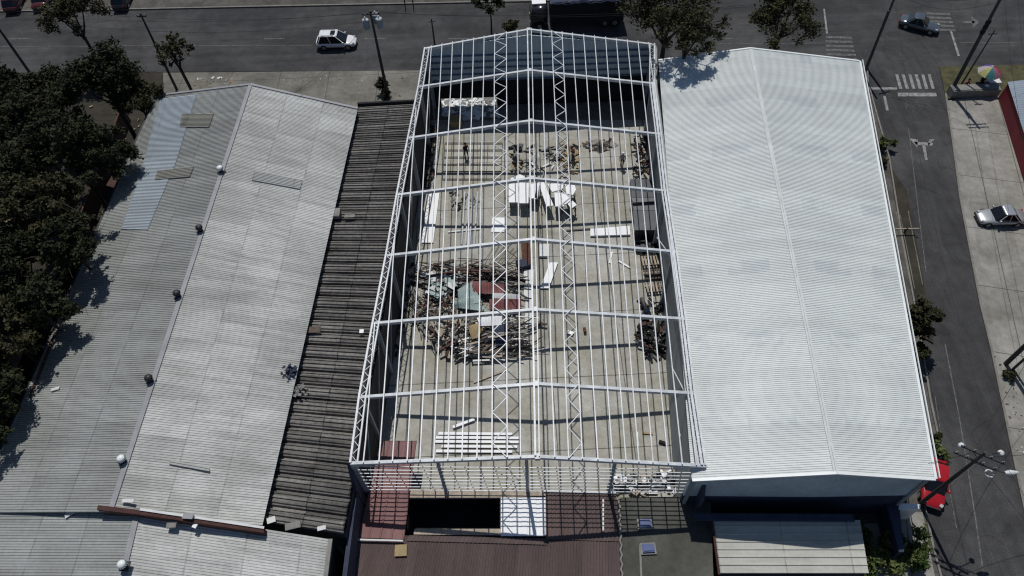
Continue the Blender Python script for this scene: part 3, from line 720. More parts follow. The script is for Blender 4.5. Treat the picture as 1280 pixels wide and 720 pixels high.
# walls under the low roofs
mb = MB()
fr0 = at(447, 672, 2.2); 
mb.prism([at(412, 815, 2.2), at(776, 815, 2.2), at(776, 812, 2.2), at(412, 812, 2.2)], 0, 2.0); mb.build('wall', M['wall_dark'], FB)
mb = MB(); mb.prism(PX([(683, 622), (768, 622), (770, 670), (683, 668)], 2.0), 0, 2.3); mb.build('wall', M['wall_dark'], FB)
mb = MB(); mb.bar(at(754, 624, 2.6), at(754, 665, 2.6), .1, .05); mb.build('flashing', M['offwhite'], FB)
mb = MB(); mb.bar(at(680, 614, 2.5), at(770, 616, 2.5), .12, .12); mb.build('back_flashing', M['offwhite'], FB)
OB = thing('annex_building', 'flat olive grey roofed annex with two blue skylights at the right of the maroon roof', 'building')
mb = MB(); mb.prism(PX([(775, 622), (888, 620), (896, 830), (780, 830)], 2.4), 0, 2.4); mb.build('roof_slab', M['olive_roof'], OB)
mb = MB(); mb.tube([at(775+.035*i*6-(2 if i % 2 else 0), 622+i*6, 2.5) for i in range(34)], .07, 6); mb.build('sealant_joint', M['gutter'], OB)
mb = MB(); mb.bar(at(800, 680, 2.41), at(806, 830, 2.41), .12, .02); mb.build('seam', M['gutter'], OB)
for px, py, lb in ((806, 655, 'upper blue skylight'), (810, 686, 'lower blue skylight')):
    p = at(px, py, 2.45); mb = MB(); mb.box(p, (.95, .7, .14)); mb.build('skylight_frame', M['gutter'], OB)
    mb = MB(); mb.box(p+Vector((0, 0, .12)), (.75, .5, .12)); mb.box(p+Vector((0, 0, .2)), (.6, .36, .08))
    g_ = mb.build('skylight', M['skylight'] if 'skylight' in M else simple('skylight_glass', (.09, .12, .25), .2, 3, .25), OB); g_['label'] = lb
WS = thing('shed', 'low shed with a cream ribbed roof in front of the white warehouse', 'shed')
rib_roof('roof', [(891, 650), (1075, 650), (1086, 717), (900, 717)], [2.9, 2.9, 2.7, 2.7], M['shed_sheet'], WS, .42, .06, 'rib', alongx=True)
mb = MB(); mb.prism([at(893, 652, 2.7), at(1073, 652, 2.7), at(1083, 714, 2.5), at(902, 714, 2.5)], 0, 2.6); mb.build('wall', M['wall_dark'], WS)
mb = MB(); mb.bar(at(890, 652, 2.95), at(899, 718, 2.8), .14, .1); mb.build('side_flashing', M['maroon_wall'], WS)
# canopy at foot of blue wall
mb = MB(); mb.prism([at(868, 641, 3.2), at(1066, 642, 3.2), at(1068, 652, 3.0), at(868, 651, 3.0)], 2.95, 3.15); 
tag(mb.build('canopy', M['wall_navy']), 'narrow dark blue canopy at the foot of the white warehouse front wall', 'canopy')
BW = MB(); BW.prism([at(1108, 628, 2.0), at(1124, 628, 2.0), at(1130, 690, 2.0), at(1124, 690, 2.0)], 0, 2.0)
tag(BW.build('boundary_wall', M['wall_navy']), 'short dark wall between the pale yard and the pavement strip', 'wall')
BW = MB(); BW.prism([at(1124, 629, 2.2), at(1150, 630, 2.2), at(1150, 636, 2.2), at(1124, 636, 2.2)], 0, 2.2)
tag(BW.build('boundary_wall', M['flash_white']), 'short white topped wall behind the bottom right utility pole', 'wall')
mb = MB(); mb.prism(PX([(1070, 655), (1125, 655), (1135, 860), (1095, 860)], 0), -.1, .125); structure(mb.build('yard', M['walk_pale']))
mb = MB(); mb.prism(PX([(1120, 641), (1152, 641), (1175, 760), (1205, 860), (1150, 860)], 0), -.1, .13); structure(mb.build('footpath', M['walk_pale']))

# right building with red wall
RB = thing('red_walled_building', 'building with a deep red wall and blue grey ribbed roof at the right edge', 'building')
ra, rb_ = at(1246, 118), at(1360, 520)
rz_ = 2.0
pa = at(1247, 124, 0); pb = at(1340, 430, 0)
dd = (pb-pa).normalized(); rr_ = Vector((-dd.y, dd.x, 0))
if rr_.x < 0: rr_ = -rr_
mb = MB(); mb.prism([pa, pb, pb+rr_*.25, pa+rr_*.25], 0, rz_); mb.build('wall', M['red_wall'], RB)
pc = pa+rr_*11; mb = MB(); mb.prism([pa+rr_*.25, pc, pc-dd*-.25, pa+rr_*.25+dd*.25], 0, rz_); mb.build('end_wall', M['wall_grey'], RB)
ez = Vector((0, 0, rz_+.05)); rg = Vector((0, 0, rz_+1.6))
profile_roof('roof', pa+rr_*5+rg, pa-rr_*.1+ez, pb+rr_*5+rg, pb-rr_*.1+ez, .3, .04, M['blue_roof'], RB, 'sine')
profile_roof('roof', pa+rr_*5+rg, pa+rr_*10+ez, pb+rr_*5+rg, pb+rr_*10+ez, .3, .04, M['blue_roof'], RB, 'sine')
mb = MB(); mb.prism([pa+dd*.02, pa+rr_*5+dd*.02, pa+rr_*5+dd*.2, pa+dd*.2], rz_-.1, [rz_, rz_+1.55, rz_+1.55, rz_]); mb.build('gable', M['wall_grey'], RB)
mb = MB(); mb.bar(pa+rr_*5+rg+Vector((0, 0, .05)), pb+rr_*5+rg+Vector((0, 0, .05)), .4, .06); mb.build('ridge_cap', M['flash'], RB)
# bench-like wall by vendor
p = at(1187, 124, 0); q = at(1246, 122, 0)
mb = MB(); mb.prism([p, q, q+Vector((0, 1.0, 0)), p+Vector((0, 1.0, 0))], 0, .95); mb.prism([p+Vector((.1, .1, 0)), q+Vector((-.1, .1, 0)), q+Vector((-.1, .9, 0)), p+Vector((.1, .9, 0))], .95, 1.02)
tag(mb.build('low_wall', M['gutter']), 'long low grey concrete wall behind the rainbow umbrella stall', 'wall')

# ================================================================ TREES
def leaf_mesh(name, lobes, n, size, mat, seed, parent=None, flat=.5):
    r = np.random.default_rng(seed)
    L_ = np.array(lobes); w_ = L_[:, 3]**2.3; w_ /= w_.sum()
    idx = r.choice(len(lobes), n, p=w_); c = L_[idx, :3]; rad = L_[idx, 3]
    d = r.normal(size=(n, 3)); d /= np.linalg.norm(d, axis=1)[:, None]
    # tufts: short sprays of leaves that break the outline
    T_ = 14; tw = r.normal(size=(len(lobes)*T_, 3)); tw /= np.linalg.norm(tw, axis=1)[:, None]; tl = r.uniform(.6, 1.5, len(lobes)*T_)
    j = idx*T_+r.integers(0, T_, n); t = r.random(n)**.6
    spray = tw[j]*(t*tl[j])[:, None]+r.normal(size=(n, 3))*.13*(1.2-t*.5)[:, None]
    core = d*(r.random(n)**.4)[:, None]*.85
    pick = (r.random(n) < .62)[:, None]
    p = c+np.where(pick, spray, core)*rad[:, None]*np.array([1, 1, .85])
    a = r.normal(size=(n, 3)); a[:, 2] *= flat; a /= np.linalg.norm(a, axis=1)[:, None]
    b = np.cross(a, r.normal(size=(n, 3))); b /= np.linalg.norm(b, axis=1)[:, None]
    s = size*r.uniform(.45, 1.35, n)[:, None]
    v = np.stack([p-a*s, p+b*s*.5, p+a*s, p-b*s*.5], 1).reshape(-1, 3)
    me = bpy.data.meshes.new(name)
    me.vertices.add(4*n); me.vertices.foreach_set('co', v.ravel())
    me.loops.add(4*n); me.loops.foreach_set('vertex_index', np.arange(4*n, dtype=np.int32))
    me.polygons.add(n); me.polygons.foreach_set('loop_start', np.arange(0, 4*n, 4, dtype=np.int32)); me.polygons.foreach_set('loop_total', np.full(n, 4, dtype=np.int32))
    me.update(); me.validate(); me.materials.append(mat)
    return link(name, me, None, parent)
def tree(px, py, zc, R, label, mat='leaf', dens=1.0, seed=1, group=None, zb=0.0, sparse=False, leaf=.2, cat='tree', tall=1.0, lean=(0, 0)):
    """crown centre seen at (px, py) when it is zc above the ground"""
    rr = random.Random(seed); c = at(px, py, zc); base = Vector((c.x-lean[0], c.y-lean[1], zb))
    t = thing('tree', label, cat, base, 0, group)
    c = c-base
    nl_ = 34 if not sparse else 44; lobes = []
    ph = [rr.uniform(0, 6.3) for _ in range(4)]
    for i in range(nl_):
        a = rr.uniform(0, 6.283); q = math.sqrt(rr.random())
        edge = R*(.86+.16*math.sin(2*a+ph[0])+.12*math.sin(3*a+ph[1])+.09*math.sin(5*a+ph[2]))
        dq = q*edge*.85; zz = (1-q*q)*R*.55*rr.uniform(.0, 1.0)*tall+rr.uniform(-.3, .12)*R*tall
        lobes.append((c.x+math.cos(a)*dq, c.y+math.sin(a)*dq, c.z+zz, R*rr.uniform(.12, .30)*(.8 if sparse else 1)))
    mb = MB(); h = max(c.z-R*.55*tall, .6)
    top = Vector((c.x*.5, c.y*.5, h)); tr_r = max(.07, R*.045)
    mb.tube([(0, 0, -.1), (c.x*.2+.05, c.y*.2, h*.5), top], [tr_r*1.25, tr_r, tr_r*.75], 8)
    mb.build('trunk', M['bark'], t)
    mb = MB(); forks = []
    for k in range(6):
        a = k*1.05+rr.uniform(-.3, .3); e = Vector((c.x+math.cos(a)*R*.4, c.y+math.sin(a)*R*.4, c.z+rr.uniform(-.1, .2)*R)); forks.append(e)
        mb.tube([top-Vector((0, 0, rr.uniform(0, h*.2))), top.lerp(e, .5)+Vector((0, 0, -.1*R)), e], [tr_r*.6, tr_r*.42, tr_r*.25], 6)
    for l in lobes:
        e = Vector(l[:3]); f = min(forks, key=lambda q_: (q_-e).length)
        mb.tube([f, f.lerp(e, .5)+Vector((rr.uniform(-.1, .1), rr.uniform(-.1, .1), .1)), e], [tr_r*.28, tr_r*.18, .015], 5)
        for k in range(3 if sparse else 1): mb.tube([f.lerp(e, .6), e+Vector((rr.gauss(0, l[3]*.9), rr.gauss(0, l[3]*.9), rr.gauss(0, l[3]*.5)))], [tr_r*.12, .01], 4)
    mb.build('limbs', M['bark'], t)
    n = int((820*R**2 if not sparse else 330*R**2)*dens*(.17/leaf)**2)
    leaf_mesh('crown', lobes, min(n, 21000), leaf, M[mat], seed, t)
    return t
grp = 'dark trees beside the grey warehouse'
TL_ = [(70, 118, 6.5, 2.8, 'dark tree on the verge between the sparse street tree and the roof corner'), (28, 128, 6.5, 2.8, 'dark tree on the verge just right of the leaning pole foot'),  # px, py, zc, R, label, mat
 (133, 98, 8.2, 3.7, 'broad dark tree nearest the back corner of the grey warehouse roof', 'leaf'),
 (178, 122, 6.5, 2.2, 'smaller dark tree touching the back corner of the grey roof'),
 (48, 150, 7, 3.6, 'dark tree at the left edge just below the main road'),
 (98, 180, 8, 3.4, 'dense dark tree in the second row below the main road'),
 (150, 190, 7.0, 2.6, 'dark tree beside the pale bluish roof sheets, upper of the two there'),
 (25, 235, 7.5, 3.7, 'dark olive tree at the left edge, level with the first dark ridge vent'),
 (88, 255, 8.5, 3.5, 'dense dark tree left of the lower end of the bluish sheets'),
 (118, 300, 8.0, 2.3, 'dark tree overhanging the roof edge below the bluish sheets'),
 (50, 330, 7.5, 3.1, 'dark tree left of the orange wall patch'),
 (5, 330, 7.2, 3.2, 'dark tree cut by the left edge, level with the third ridge vent'),
 (80, 382, 7.6, 2.1, 'dark tree whose shade falls on the roof above the rusty edge strip'),
 (30, 405, 7.4, 3.0, 'brownish dark tree left of the rusty edge strip'),
 (0, 460, 7, 3.0, 'dark tree at the left edge level with the round vent in mid roof'),
 (28, 492, 6.6, 1.9, 'lowest dark tree beside the rusty edge strip'),
 (-22, 540, 7, 2.6, 'dark tree cut by the left edge, lowest of the row'),
 (2, 100, 7.0, 3.0, 'dark tree cut by the left edge just below the leaning pole'),
 (-35, 200, 7, 3.6, 'tree beyond the left edge, third row'), (-55, 400, 7, 3.8, 'tree beyond the left edge, fifth row')]
for i, a in enumerate(TL_):
    a = (a[0]-(8 if i < 4 else 22 if i < 7 else 36), a[1], a[2]+(1.6 if i > 3 else 0))+tuple(a[3:])
    mt = ['leaf', 'leaf', 'leaf', 'leaf_b', 'leaf'][i % 5] 
    tree(a[0], a[1], a[2]-.3, a[3]*1.17, a[4], mt, 1.0, 20+i, grp, leaf=.14)
tree(88, 14, 6.5, 3.9, 'sparse leaning street tree on the main road with bare limbs showing', 'leaf_b', .9, 51, sparse=True, leaf=.14, lean=(-.8, 1.6))
tree(215, 62, 6.3, 2.0, 'thin ragged tree wrapped by a leaning pole above the grey roof', 'leaf_b', .9, 52, sparse=True, leaf=.15, tall=1.6)
tree(838, 8, 8.0, 5.6, 'airy dark street tree behind the white roof whose shade falls on its back corner', 'leaf_b', .75, 53, sparse=True, leaf=.14, lean=(.6, 2.2))
tree(862, 36, 10.0, 3.6, 'lower dark bough tree right behind the steel frame back corner', 'leaf_b', .9, 59, sparse=True, leaf=.15)
tree(983, 14, 7.5, 4.9, 'rounder dark street tree behind the white roof peak', 'leaf_b', .8, 54, sparse=True, leaf=.15)
tree(638, 32, 2.5, 1.0, 'small dark street shrub behind the steel frame ridge', 'leaf_b', .8, 55, leaf=.14)
tree(612, 0, 4.0, 1.8, 'dark tree cut by the top edge left of the covered truck', 'leaf', 1, 56, leaf=.16)
tree(1150, 398, 3.4, 2.0, 'large olive bush tree between the white roof and the side street', 'leaf_b', 1.1, 57, leaf=.15)
tree(1146, 438, 2.2, 1.1, 'small dark tree below the large olive bush by the side street', 'leaf_b', 1.1, 58, leaf=.14)
def bush(px, py, R, hz, label, mat='leaf_c', n=2600, seed=1, leaf=.12, parts=7):
    rr = random.Random(seed); c = at(px, py, hz*.5); b = Vector((c.x, c.y, .1))
    t = thing('bush', label, 'bush', b)
    lobes = [(rr.gauss(0, R*.45), rr.gauss(0, R*.4), rr.uniform(.2, 1)*hz, R*rr.uniform(.3, .5)) for _ in range(parts)]
    mb = MB()
    for l in lobes: mb.tube([(0, 0, -.1), (l[0]*.5, l[1]*.5, l[2]*.4), l[:3]], [.05, .035, .012], 5)
    mb.build('stems', M['bark'], t); leaf_mesh('foliage', lobes, n, leaf, M[mat], seed, t)
    return t
bush(1097, 702, 1.5, 1.6, 'bright green bush at the bottom edge, left of its neighbour', 'leaf_c', 4200, 61)
bush(1134, 700, 1.5, 1.7, 'green bush at the bottom edge nearest the pavement strip', 'leaf_c', 4200, 62)
bush(1113, 684, .9, 1.2, 'small green bush tip above the two bigger bushes', 'leaf_c', 1800, 63)
bush(1101, 183, .8, 1.0, 'small green shrub at the white roof edge near the turn arrow', 'leaf_c', 1500, 64)
bush(1104, 205, .6, .8, 'yellowish low shrub just below the one near the turn arrow', 'leaf_b', 900, 65)
bush(1172, 562, .55, .7, 'small weed clump beside the red car', 'leaf_c', 800, 66)
bush(1168, 548, .4, .6, 'thin weed clump above the one beside the red car', 'leaf_b', 500, 67)
bush(1261, 468, .5, .5, 'weed clump at the foot of the right edge pole', 'leaf_b', 600, 68)
bush(484, 113, 1.0, 1.5, 'dark climbing bush around the foot of the transformer pole', 'leaf', 2600, 69)
# ground litter under the trees
r_ = random.Random(4); 
def scatter(name, pxs, n, smin, smax, mats, seed, z=.02, zr=.05, label='', kind='stuff', flat=.3, long_=1.0, wd=(0., 3.1), thin=1.0):
    r = random.Random(seed); mb = MB()
    xs = [p[0] for p in pxs]; ys = [p[1] for p in pxs]
    def inside(x, y):
        c = False; j = len(pxs)-1
        for i in range(len(pxs)):
            if (pxs[i][1] > y) != (pxs[j][1] > y) and x < (pxs[j][0]-pxs[i][0])*(y-pxs[i][1])/(pxs[j][1]-pxs[i][1])+pxs[i][0]: c = not c
            j = i
        return c
    k = 0
    while k < n:
        x, y = r.uniform(min(xs), max(xs)), r.uniform(min(ys), max(ys))
        if not inside(x, y): continue
        k += 1; s = r.uniform(smin, smax); p = at(x, y, z)
        mb.cur = r.randrange(len(mats))
        mb.box(p+Vector((0, 0, r.random()*zr)), (s*long_, s*r.uniform(.2, .8)*thin, s*flat*r.random()+.01), r.uniform(*wd), r.uniform(-.25, .25), r.uniform(-.25, .25))
    o = mb.build(name, mats); o['kind'] = kind; o['label'] = label; o['category'] = name.replace('_', ' '); return o
scatter('litter', [(0, 120), (190, 130), (120, 400), (0, 620)], 260, .1, .45, [M['wood'], M['tan'], M['gutter'], M['rust']], 8, .02, .1, 'fallen branches and rubbish on the ground under the dark trees')

# ================================================================ POLES AND WIRES
def pole(px, py, h, label, lean=(0, 0), arms=1, r=.14, arm_rz=0., arm_len=1.8, zb=.0, insul=True, group=None):
    p = at(px, py, 0.1)
    t = thing('utility_pole', label, 'utility pole', p, 0, group)
    top = Vector((lean[0], lean[1], h))
    mb = MB(); mb.tube([(0, 0, -.1), top*.5, top], [r*1.15, r, r*.7], 10); mb.build('shaft', M['pole'], t)
    tops = []
    for i in range(arms):
        z = h-.35-.9*i; c = top*(z/h); d = Vector((math.cos(arm_rz), math.sin(arm_rz), 0))*arm_len/2
        mb = MB(); mb.bar(c-d+Vector((0, 0, 0)), c+d, .1, .1); mb.build('crossarm', M['dark_metal'], t)
        for q in (-.9, -.35, .4, .9):
            e = c+d*q
            if insul:
                mb = MB(); mb.lathe(e+Vector((0, 0, .05)), [(.03, 0), (.06, .03), (.03, .07), (.06, .1), (.03, .14), (.04, .18)], 8); mb.build('insulator', M['gutter'], t)
            tops.append(p+e+Vector((0, 0, .2)))
    return t, p, top, tops
P1, p1, t1, w1 = pole(485, 121, 9.8, 'tall pole with three grey transformers behind the lean-to roof', arms=1, arm_len=1.6)
for dx, dy, dz_ in ((-.62, 0, -1.3), (.62, .1, -1.3), (.28, .55, -1.1)):
    c = t1+Vector((dx, dy, dz_)); mb = MB(); mb.lathe(c, [(.27, -.5), (.3, -.45), (.3, .35), (.32, .4), (.25, .45)], 14)
    f = mb.build('transformer', M['steel_grey'], P1)
    mb = MB(); mb.lathe(c+Vector((0, 0, .45)), [(.2, 0), (.12, .08), (.05, .25)], 10); mb.build('bushing', M['white'], f)
PD, pD, tD, wD = pole(1188, 116, 11.3, 'tall dark pole beside the rainbow umbrella, taller of the two', arms=2, arm_len=1.9, r=.17, lean=(.0, .6))
for k in range(3):
    mb = MB(); mb.lathe(tD*.62+Vector((0, 0, -.5+.5*k)), [(.2, 0), (.24, .2), (.2, .4)], 10); mb.build('cable_box', M['black'], PD)
PD2, pD2, tD2, wD2 = pole(1197, 113, 6.2, 'shorter slim post between the tall pole and the rainbow umbrella', arms=1, arm_len=.8, r=.08, lean=(.9, .9), insul=False)
PE, pE, tE, wE = pole(1257, 455, 8.6, 'doubled dark pole on the right pavement, cut by the photo edge', arms=1, r=.15)
mb = MB(); mb.tube([(.35, -.45, -.1), (.45, -.5, 8.0)], [.1, .08], 8); mb.build('stay_post', M['pole'], PE)
PF, pF, tF, wF = pole(1150, 630, 8.6, 'pole with street lamps at the bottom right between the red car and the white wall', arms=2, r=.12, arm_rz=2.6, arm_len=2.3)
for e, s in ((Vector((-.5, .9, 7.6)), 1), (Vector((1.5, .3, 7.7)), 1)):
    mb = MB(); mb.tube([tF*.9, (tF*.9).lerp(e, .5)+Vector((0, 0, .2)), e], .035, 6); f = mb.build('lamp_arm', M['dark_metal'], PF)
    mb = MB(); mb.lathe(e+Vector((0, 0, -.15)), [(.08, 0), (.18, .06), (.16, .16), (.06, .22)], 12); mb.build('lamp_head', M['lamp'], f)
e = Vector((1.5, -.75, 7.2)); mb = MB(); mb.tube([tF*.83, e], .035, 6); f = mb.build('lamp_arm', M['dark_metal'], PF)
mb = MB(); mb.tube([e, e+Vector((.3, 0, .02)), e+Vector((.75, 0, 0))], [.1, .17, .08], 10); mb.build('lamp_head', M['lamp'], f)
mb = MB(); ring = [tF*.83+Vector((.6+.22*math.cos(a), -.75+.22*math.sin(a), .1)) for a in np.linspace(.5, 5.8, 12)]; mb.tube(ring, .05, 6); mb.build('cable_loop', M['lamp'], PF)
PG, pG, tG, wG = pole(1079, 96, 7.2, 'dark pole behind the back right corner of the white roof, leaning left one', arms=0, r=.13, lean=(-.1, .5))
PG2, pG2, tG2, wG2 = pole(1083, 84, 8.8, 'taller dark pole at the back right corner of the white roof', arms=1, r=.13, arm_len=1.2, lean=(.0, .5), arm_rz=.3)
PH1, pH1, tH1, wH1 = pole(38, 92, 7.2, 'leaning bare pole over the main road at the upper left', arms=0, r=.13, lean=(-.3, .3))
PI, pI, tI, wI = pole(221, 112, 9.0, 'thin dark pole leaning through the ragged tree', arms=1, r=.12, arm_len=.9, lean=(.2, -.1))
PI2, pI2, tI2, wI2 = pole(238, 112, 4.5, 'short slanting post at the back of the grey roof', arms=0, r=.08, lean=(-.3, .3))
PJ, pJ, tJ, wJ = pole(544, 60, 3.6, 'short dark post with a small arm behind the steel frame back left corner', arms=1, r=.09, arm_len=.7, insul=False)
PK, pK, tK, wK = pole(506, 4, 3.2, 'thin road post at the top edge, left one', arms=0, r=.06, insul=False)
PL, pL, tL, wL = pole(516, 3, 3.5, 'thin road post at the top edge, right one', arms=0, r=.06, insul=False)
def wire(a, b, sag, label, n=14, r=.013):
    a = Vector(a); b = Vector(b); mb = MB()
    pts = [a.lerp(b, i/n)-Vector((0, 0, sag*4*(i/n)*(1-i/n))) for i in range(n+1)]
    mb.tube(pts, r, 5); o = mb.build('wire', M['wire']); return tag(o, label, 'wire', None)
ends = [
 (w1[0], p1+Vector((-34, 3.5, 8.9)), .9, 'overhead wire running left along the main road from the transformer pole, nearer one'),
 (w1[2], p1+Vector((-34, 4.5, 9.1)), 1.1, 'overhead wire running left along the main road from the transformer pole, farther one'),
 (w1[1], wG2[0], 1.3, 'overhead wire from the transformer pole to the white roof corner pole, nearer one'),
 (w1[3], wG2[2], 1.6, 'overhead wire from the transformer pole to the white roof corner pole, farther one'),
 (wG2[1], wD[0], .8, 'overhead wire crossing the junction between the corner poles, upper one'),
 (wG2[3], wD[4], .9, 'overhead wire crossing the junction between the corner poles, lower one'),
 (wD[1], wE[0], 1.0, 'overhead wire over the right pavement, left one'),
 (wD[3], wE[2], 1.2, 'overhead wire over the right pavement, right one'),
 (wD[5], wD[5]+Vector((28, 1.5, 0)), .8, 'overhead wire leaving the tall pole towards the upper right'),
 (wE[1], wF[2], .9, 'overhead wire slanting over the side street to the lamp pole, upper one'),
 (wF[0], pF+Vector((6, -22, 8)), .8, 'overhead wire leaving the lamp pole towards the bottom edge, left one'),
 (wF[3], pF+Vector((9, -22, 8)), .8, 'overhead wire leaving the lamp pole towards the bottom edge, right one'),
 (w1[1]+Vector((0, 0, -.9)), p1+Vector((-34, 4, 8.0)), 1.3, 'overhead wire running left along the main road, lowest of the three'),
 (w1[0]+Vector((0, 0, -1.2)), Vector((m0.x+4, m0.y-1, 7.6)), .5, 'service wire dropping from the transformer pole to the grey roof'),
 (wG2[2]+Vector((0, 0, -.6)), wD[6]+Vector((0, 0, -.5)), 1.3, 'overhead wire crossing the junction, lowest sagging one'),
 (wD[7], pD+Vector((-2, 30, 9)), .8, 'overhead wire leaving the tall pole over the main road'),
 (wF[2]+Vector((0, 0, -.4)), Vector((wr1.x-1, wr1.y+1, 6.4)), .4, 'service wire from the lamp pole to the white roof corner'),
 (wF[0]+Vector((0, 0, -.3)), wG[0] if wG else wG2[0], 1.6, 'long overhead wire along the white roof side street edge'),
 (wF[1], wF[1]+Vector((9.5, 1.2, -.6)), .8, 'sagging wire from the lamp pole to the right pavement')]
for a, b, s, l in ends: wire(a, b, s, l)

# ================================================================ VEHICLES
def loft(mb, stations, nseg=14, power=3.2):
    """stations: x, half width, z low, z high"""
    n = nseg; b = len(mb.v); vs = []
    for x, hw, z0, z1 in stations:
        for j in range(n):
            a = 2*math.pi*(j+.5)/n; c, s_ = math.cos(a), math.sin(a)
            vs.append((x, math.copysign(abs(c)**(2/power), c)*hw, (z0+z1)/2+math.copysign(abs(s_)**(2/power), s_)*(z1-z0)/2))
    k = len(stations)
    fs = [(i*n+j, (i+1)*n+j, (i+1)*n+(j+1) % n, i*n+(j+1) % n) for i in range(k-1) for j in range(n)]
    fs += [tuple(range(n)), tuple(range((k-1)*n, k*n))[::-1]]
    mb.add(vs, fs)
def car(label, px, py, rz, mat, kind='suv', L=4.3, W=1.78, Hh=1.6, sunroof=False, cat='car'):
    t = thing('car', label, cat, at(px, py, .01), rz)
    l2 = L/2; hw = W/2; zb = .78 if kind == 'suv' else .7
    if kind == 'suv': bz = [(-l2, .8, .42, zb-.05), (-l2+.12, .93, .3, zb+.12), (-l2*.6, 1, .26, zb+.17), (0, 1, .25, zb+.16), (l2*.4, .99, .25, zb+.13), (l2*.68, .96, .26, zb+.06), (l2*.86, .88, .28, zb-.04), (l2-.1, .74, .32, zb-.16), (l2, .52, .38, zb-.3)]
    else: bz = [(-l2, .72, .4, zb-.12), (-l2+.12, .88, .3, zb+.1), (-l2*.6, .98, .25, zb+.17), (0, 1, .22, zb+.12), (l2*.4, 1, .22, zb+.08), (l2*.72, .94, .24, zb-.02), (l2*.88, .84, .26, zb-.1), (l2-.08, .72, .3, zb-.18), (l2, .5, .36, zb-.3)]
    mb = MB(); loft(mb, [(x, hw*k, a, b) for x, k, a, b in bz], 20, 3.6); mb.build('body', M[mat], t, True)
    if kind == 'suv': f0, f1, r0_, r1_ = l2*.56, l2*.12, -l2*.74, -l2*.93
    elif kind == 'hatch': f0, f1, r0_, r1_ = l2*.45, l2*.12, -l2*.55, -l2*.88
    else: f0, f1, r0_, r1_ = l2*.40, l2*.08, -l2*.36, -l2*.68
    wt = hw*.7; wb = hw*.93; zt = Hh-.06
    # cabin glass with sloped screens
    mb = MB()
    lo = [(r1_, wb*.9), (r1_+.25, wb), (f0-.35, wb), (f0, wb*.82)]; hi = [(r0_, wt*.9), (r0_+.15, wt), (f1-.15, wt), (f1, wt*.88)]
    def outline(pr_, z): return [(x, -y, z) for x, y in pr_]+[(x, y, z) for x, y in pr_[::-1]]
    A = outline(lo, zb+.08); B = outline(hi, zt); n = len(A)
    mb.add(A+B, [(i, (i+1) % n, n+(i+1) % n, n+i) for i in range(n)]+[tuple(range(n, 2*n)), tuple(range(n))[::-1]])
    mb.build('cabin_glass', M['glass'], t)
    mb = MB(); loft(mb, [(r0_-.05, wt*.85, zt-.03, zt+.02), (r0_+.12, wt*1.01, zt-.04, zt+.05), ((r0_+f1)/2, wt*1.03, zt-.04, zt+.08), (f1-.12, wt*1.01, zt-.04, zt+.05), (f1+.04, wt*.86, zt-.03, zt+.01)], 16, 4); mb.build('roof', M[mat], t, True)
    for s_ in (-1, 1):
        for xa, xb in ((lo[1][0]-.05, hi[1][0]), (lo[2][0]+.08, hi[2][0]+.04), ((lo[1][0]+lo[2][0])/2, (hi[1][0]+hi[2][0])/2-.05)):
            mb = MB(); mb.bar((xa, s_*(wb+.005), zb+.1), (xb, s_*(wt+.01), zt), .07, .05); mb.build('pillar', M[mat], t)
        mb = MB(); loft(mb, [(f0-.42, .03, zb+.14, zb+.24), (f0-.3, .1, zb+.12, zb+.28), (f0-.22, .07, zb+.14, zb+.26)], 8, 2.5)
        o = mb.build('mirror', M[mat], t, True); o.location = (0, s_*(hw+.06), 0)
        mb = MB(); mb.box((l2-.27, s_*hw*.66, zb-.1), (.24, .2, .12), s_*-.5); mb.build('headlight', M['headlight'], t)
        mb = MB(); mb.box((-l2+.09, s_*hw*.72, zb-.02), (.12, .22, .14), s_*.3); mb.build('taillight', M['taillight'], t)
        for x in (l2*.62, -l2*.6):
            wr_ = .34 if kind == 'suv' else .31
            mb = MB(); mb.tube([(x, s_*(hw-.2), wr_), (x, s_*(hw+.012), wr_)], wr_, 20); wl = mb.build('wheel', M['tyre'], t)
            mb = MB(); mb.tube([(x, s_*(hw+.0), wr_), (x, s_*(hw+.02), wr_)], wr_*.62, 14); mb.build('rim', M['rim'], wl)
    for x in (l2-.08, -l2+.06):
        mb = MB(); mb.box((x, 0, .42), (.16, W*.72, .16)); mb.build('bumper', M['dark_metal'], t)
    if sunroof: mb = MB(); mb.box((f1-.45, 0, zt+.08), (.5, .75, .02)); mb.build('sunroof', M['glass'], t)
    for s_ in (-1, 1):
        if kind == 'suv': mb = MB(); mb.bar((r0_+.2, s_*wt*.86, zt+.09), (f1-.3, s_*wt*.86, zt+.09), .04, .05); mb.build('roof_rail', M['rim'], t)
    return t
car('white four wheel drive with a dark sunroof driving along the main road', 422, 57, -.04, 'paint_white', 'suv', 4.35, 1.82, 1.62, True)
car('silver sedan parked across the right pavement beside the red wall', 1247, 276, math.pi-.06, 'paint_silver', 'sedan', 3.95, 1.66, 1.42)
car('dark grey sedan with a pale roof turning at the junction crossing', 1147, 35, -.52, 'paint_grey', 'sedan', 4.1, 1.7, 1.42)
rc0, rc1 = at(1172, 573), at(1168, 632); car('bright red hatchback parked beside the front corner of the white warehouse', 1163, 607, math.atan2(rc1.y-rc0.y, rc1.x-rc0.x), 'paint_red', 'hatch', 3.6, 1.55, 1.48)
car('black car backed to the far pavement, seen at the top edge left of the posts', 157, 3, math.pi/2, 'paint_dark', 'suv', 4.2, 1.75, 1.6)
car('dark red car at the top left corner, left of its neighbour', 22, 6, math.pi/2+.1, 'paint_maroon', 'suv', 4.2, 1.75, 1.6)
car('dark maroon car at the top left corner behind the sparse tree', 56, 3, math.pi/2+.1, 'paint_maroon', 'sedan', 4.2, 1.75, 1.5)
car('black car parked behind the sparse street tree at the top edge', 104, 0, math.pi/2, 'paint_dark', 'sedan', 4.2, 1.75, 1.5)
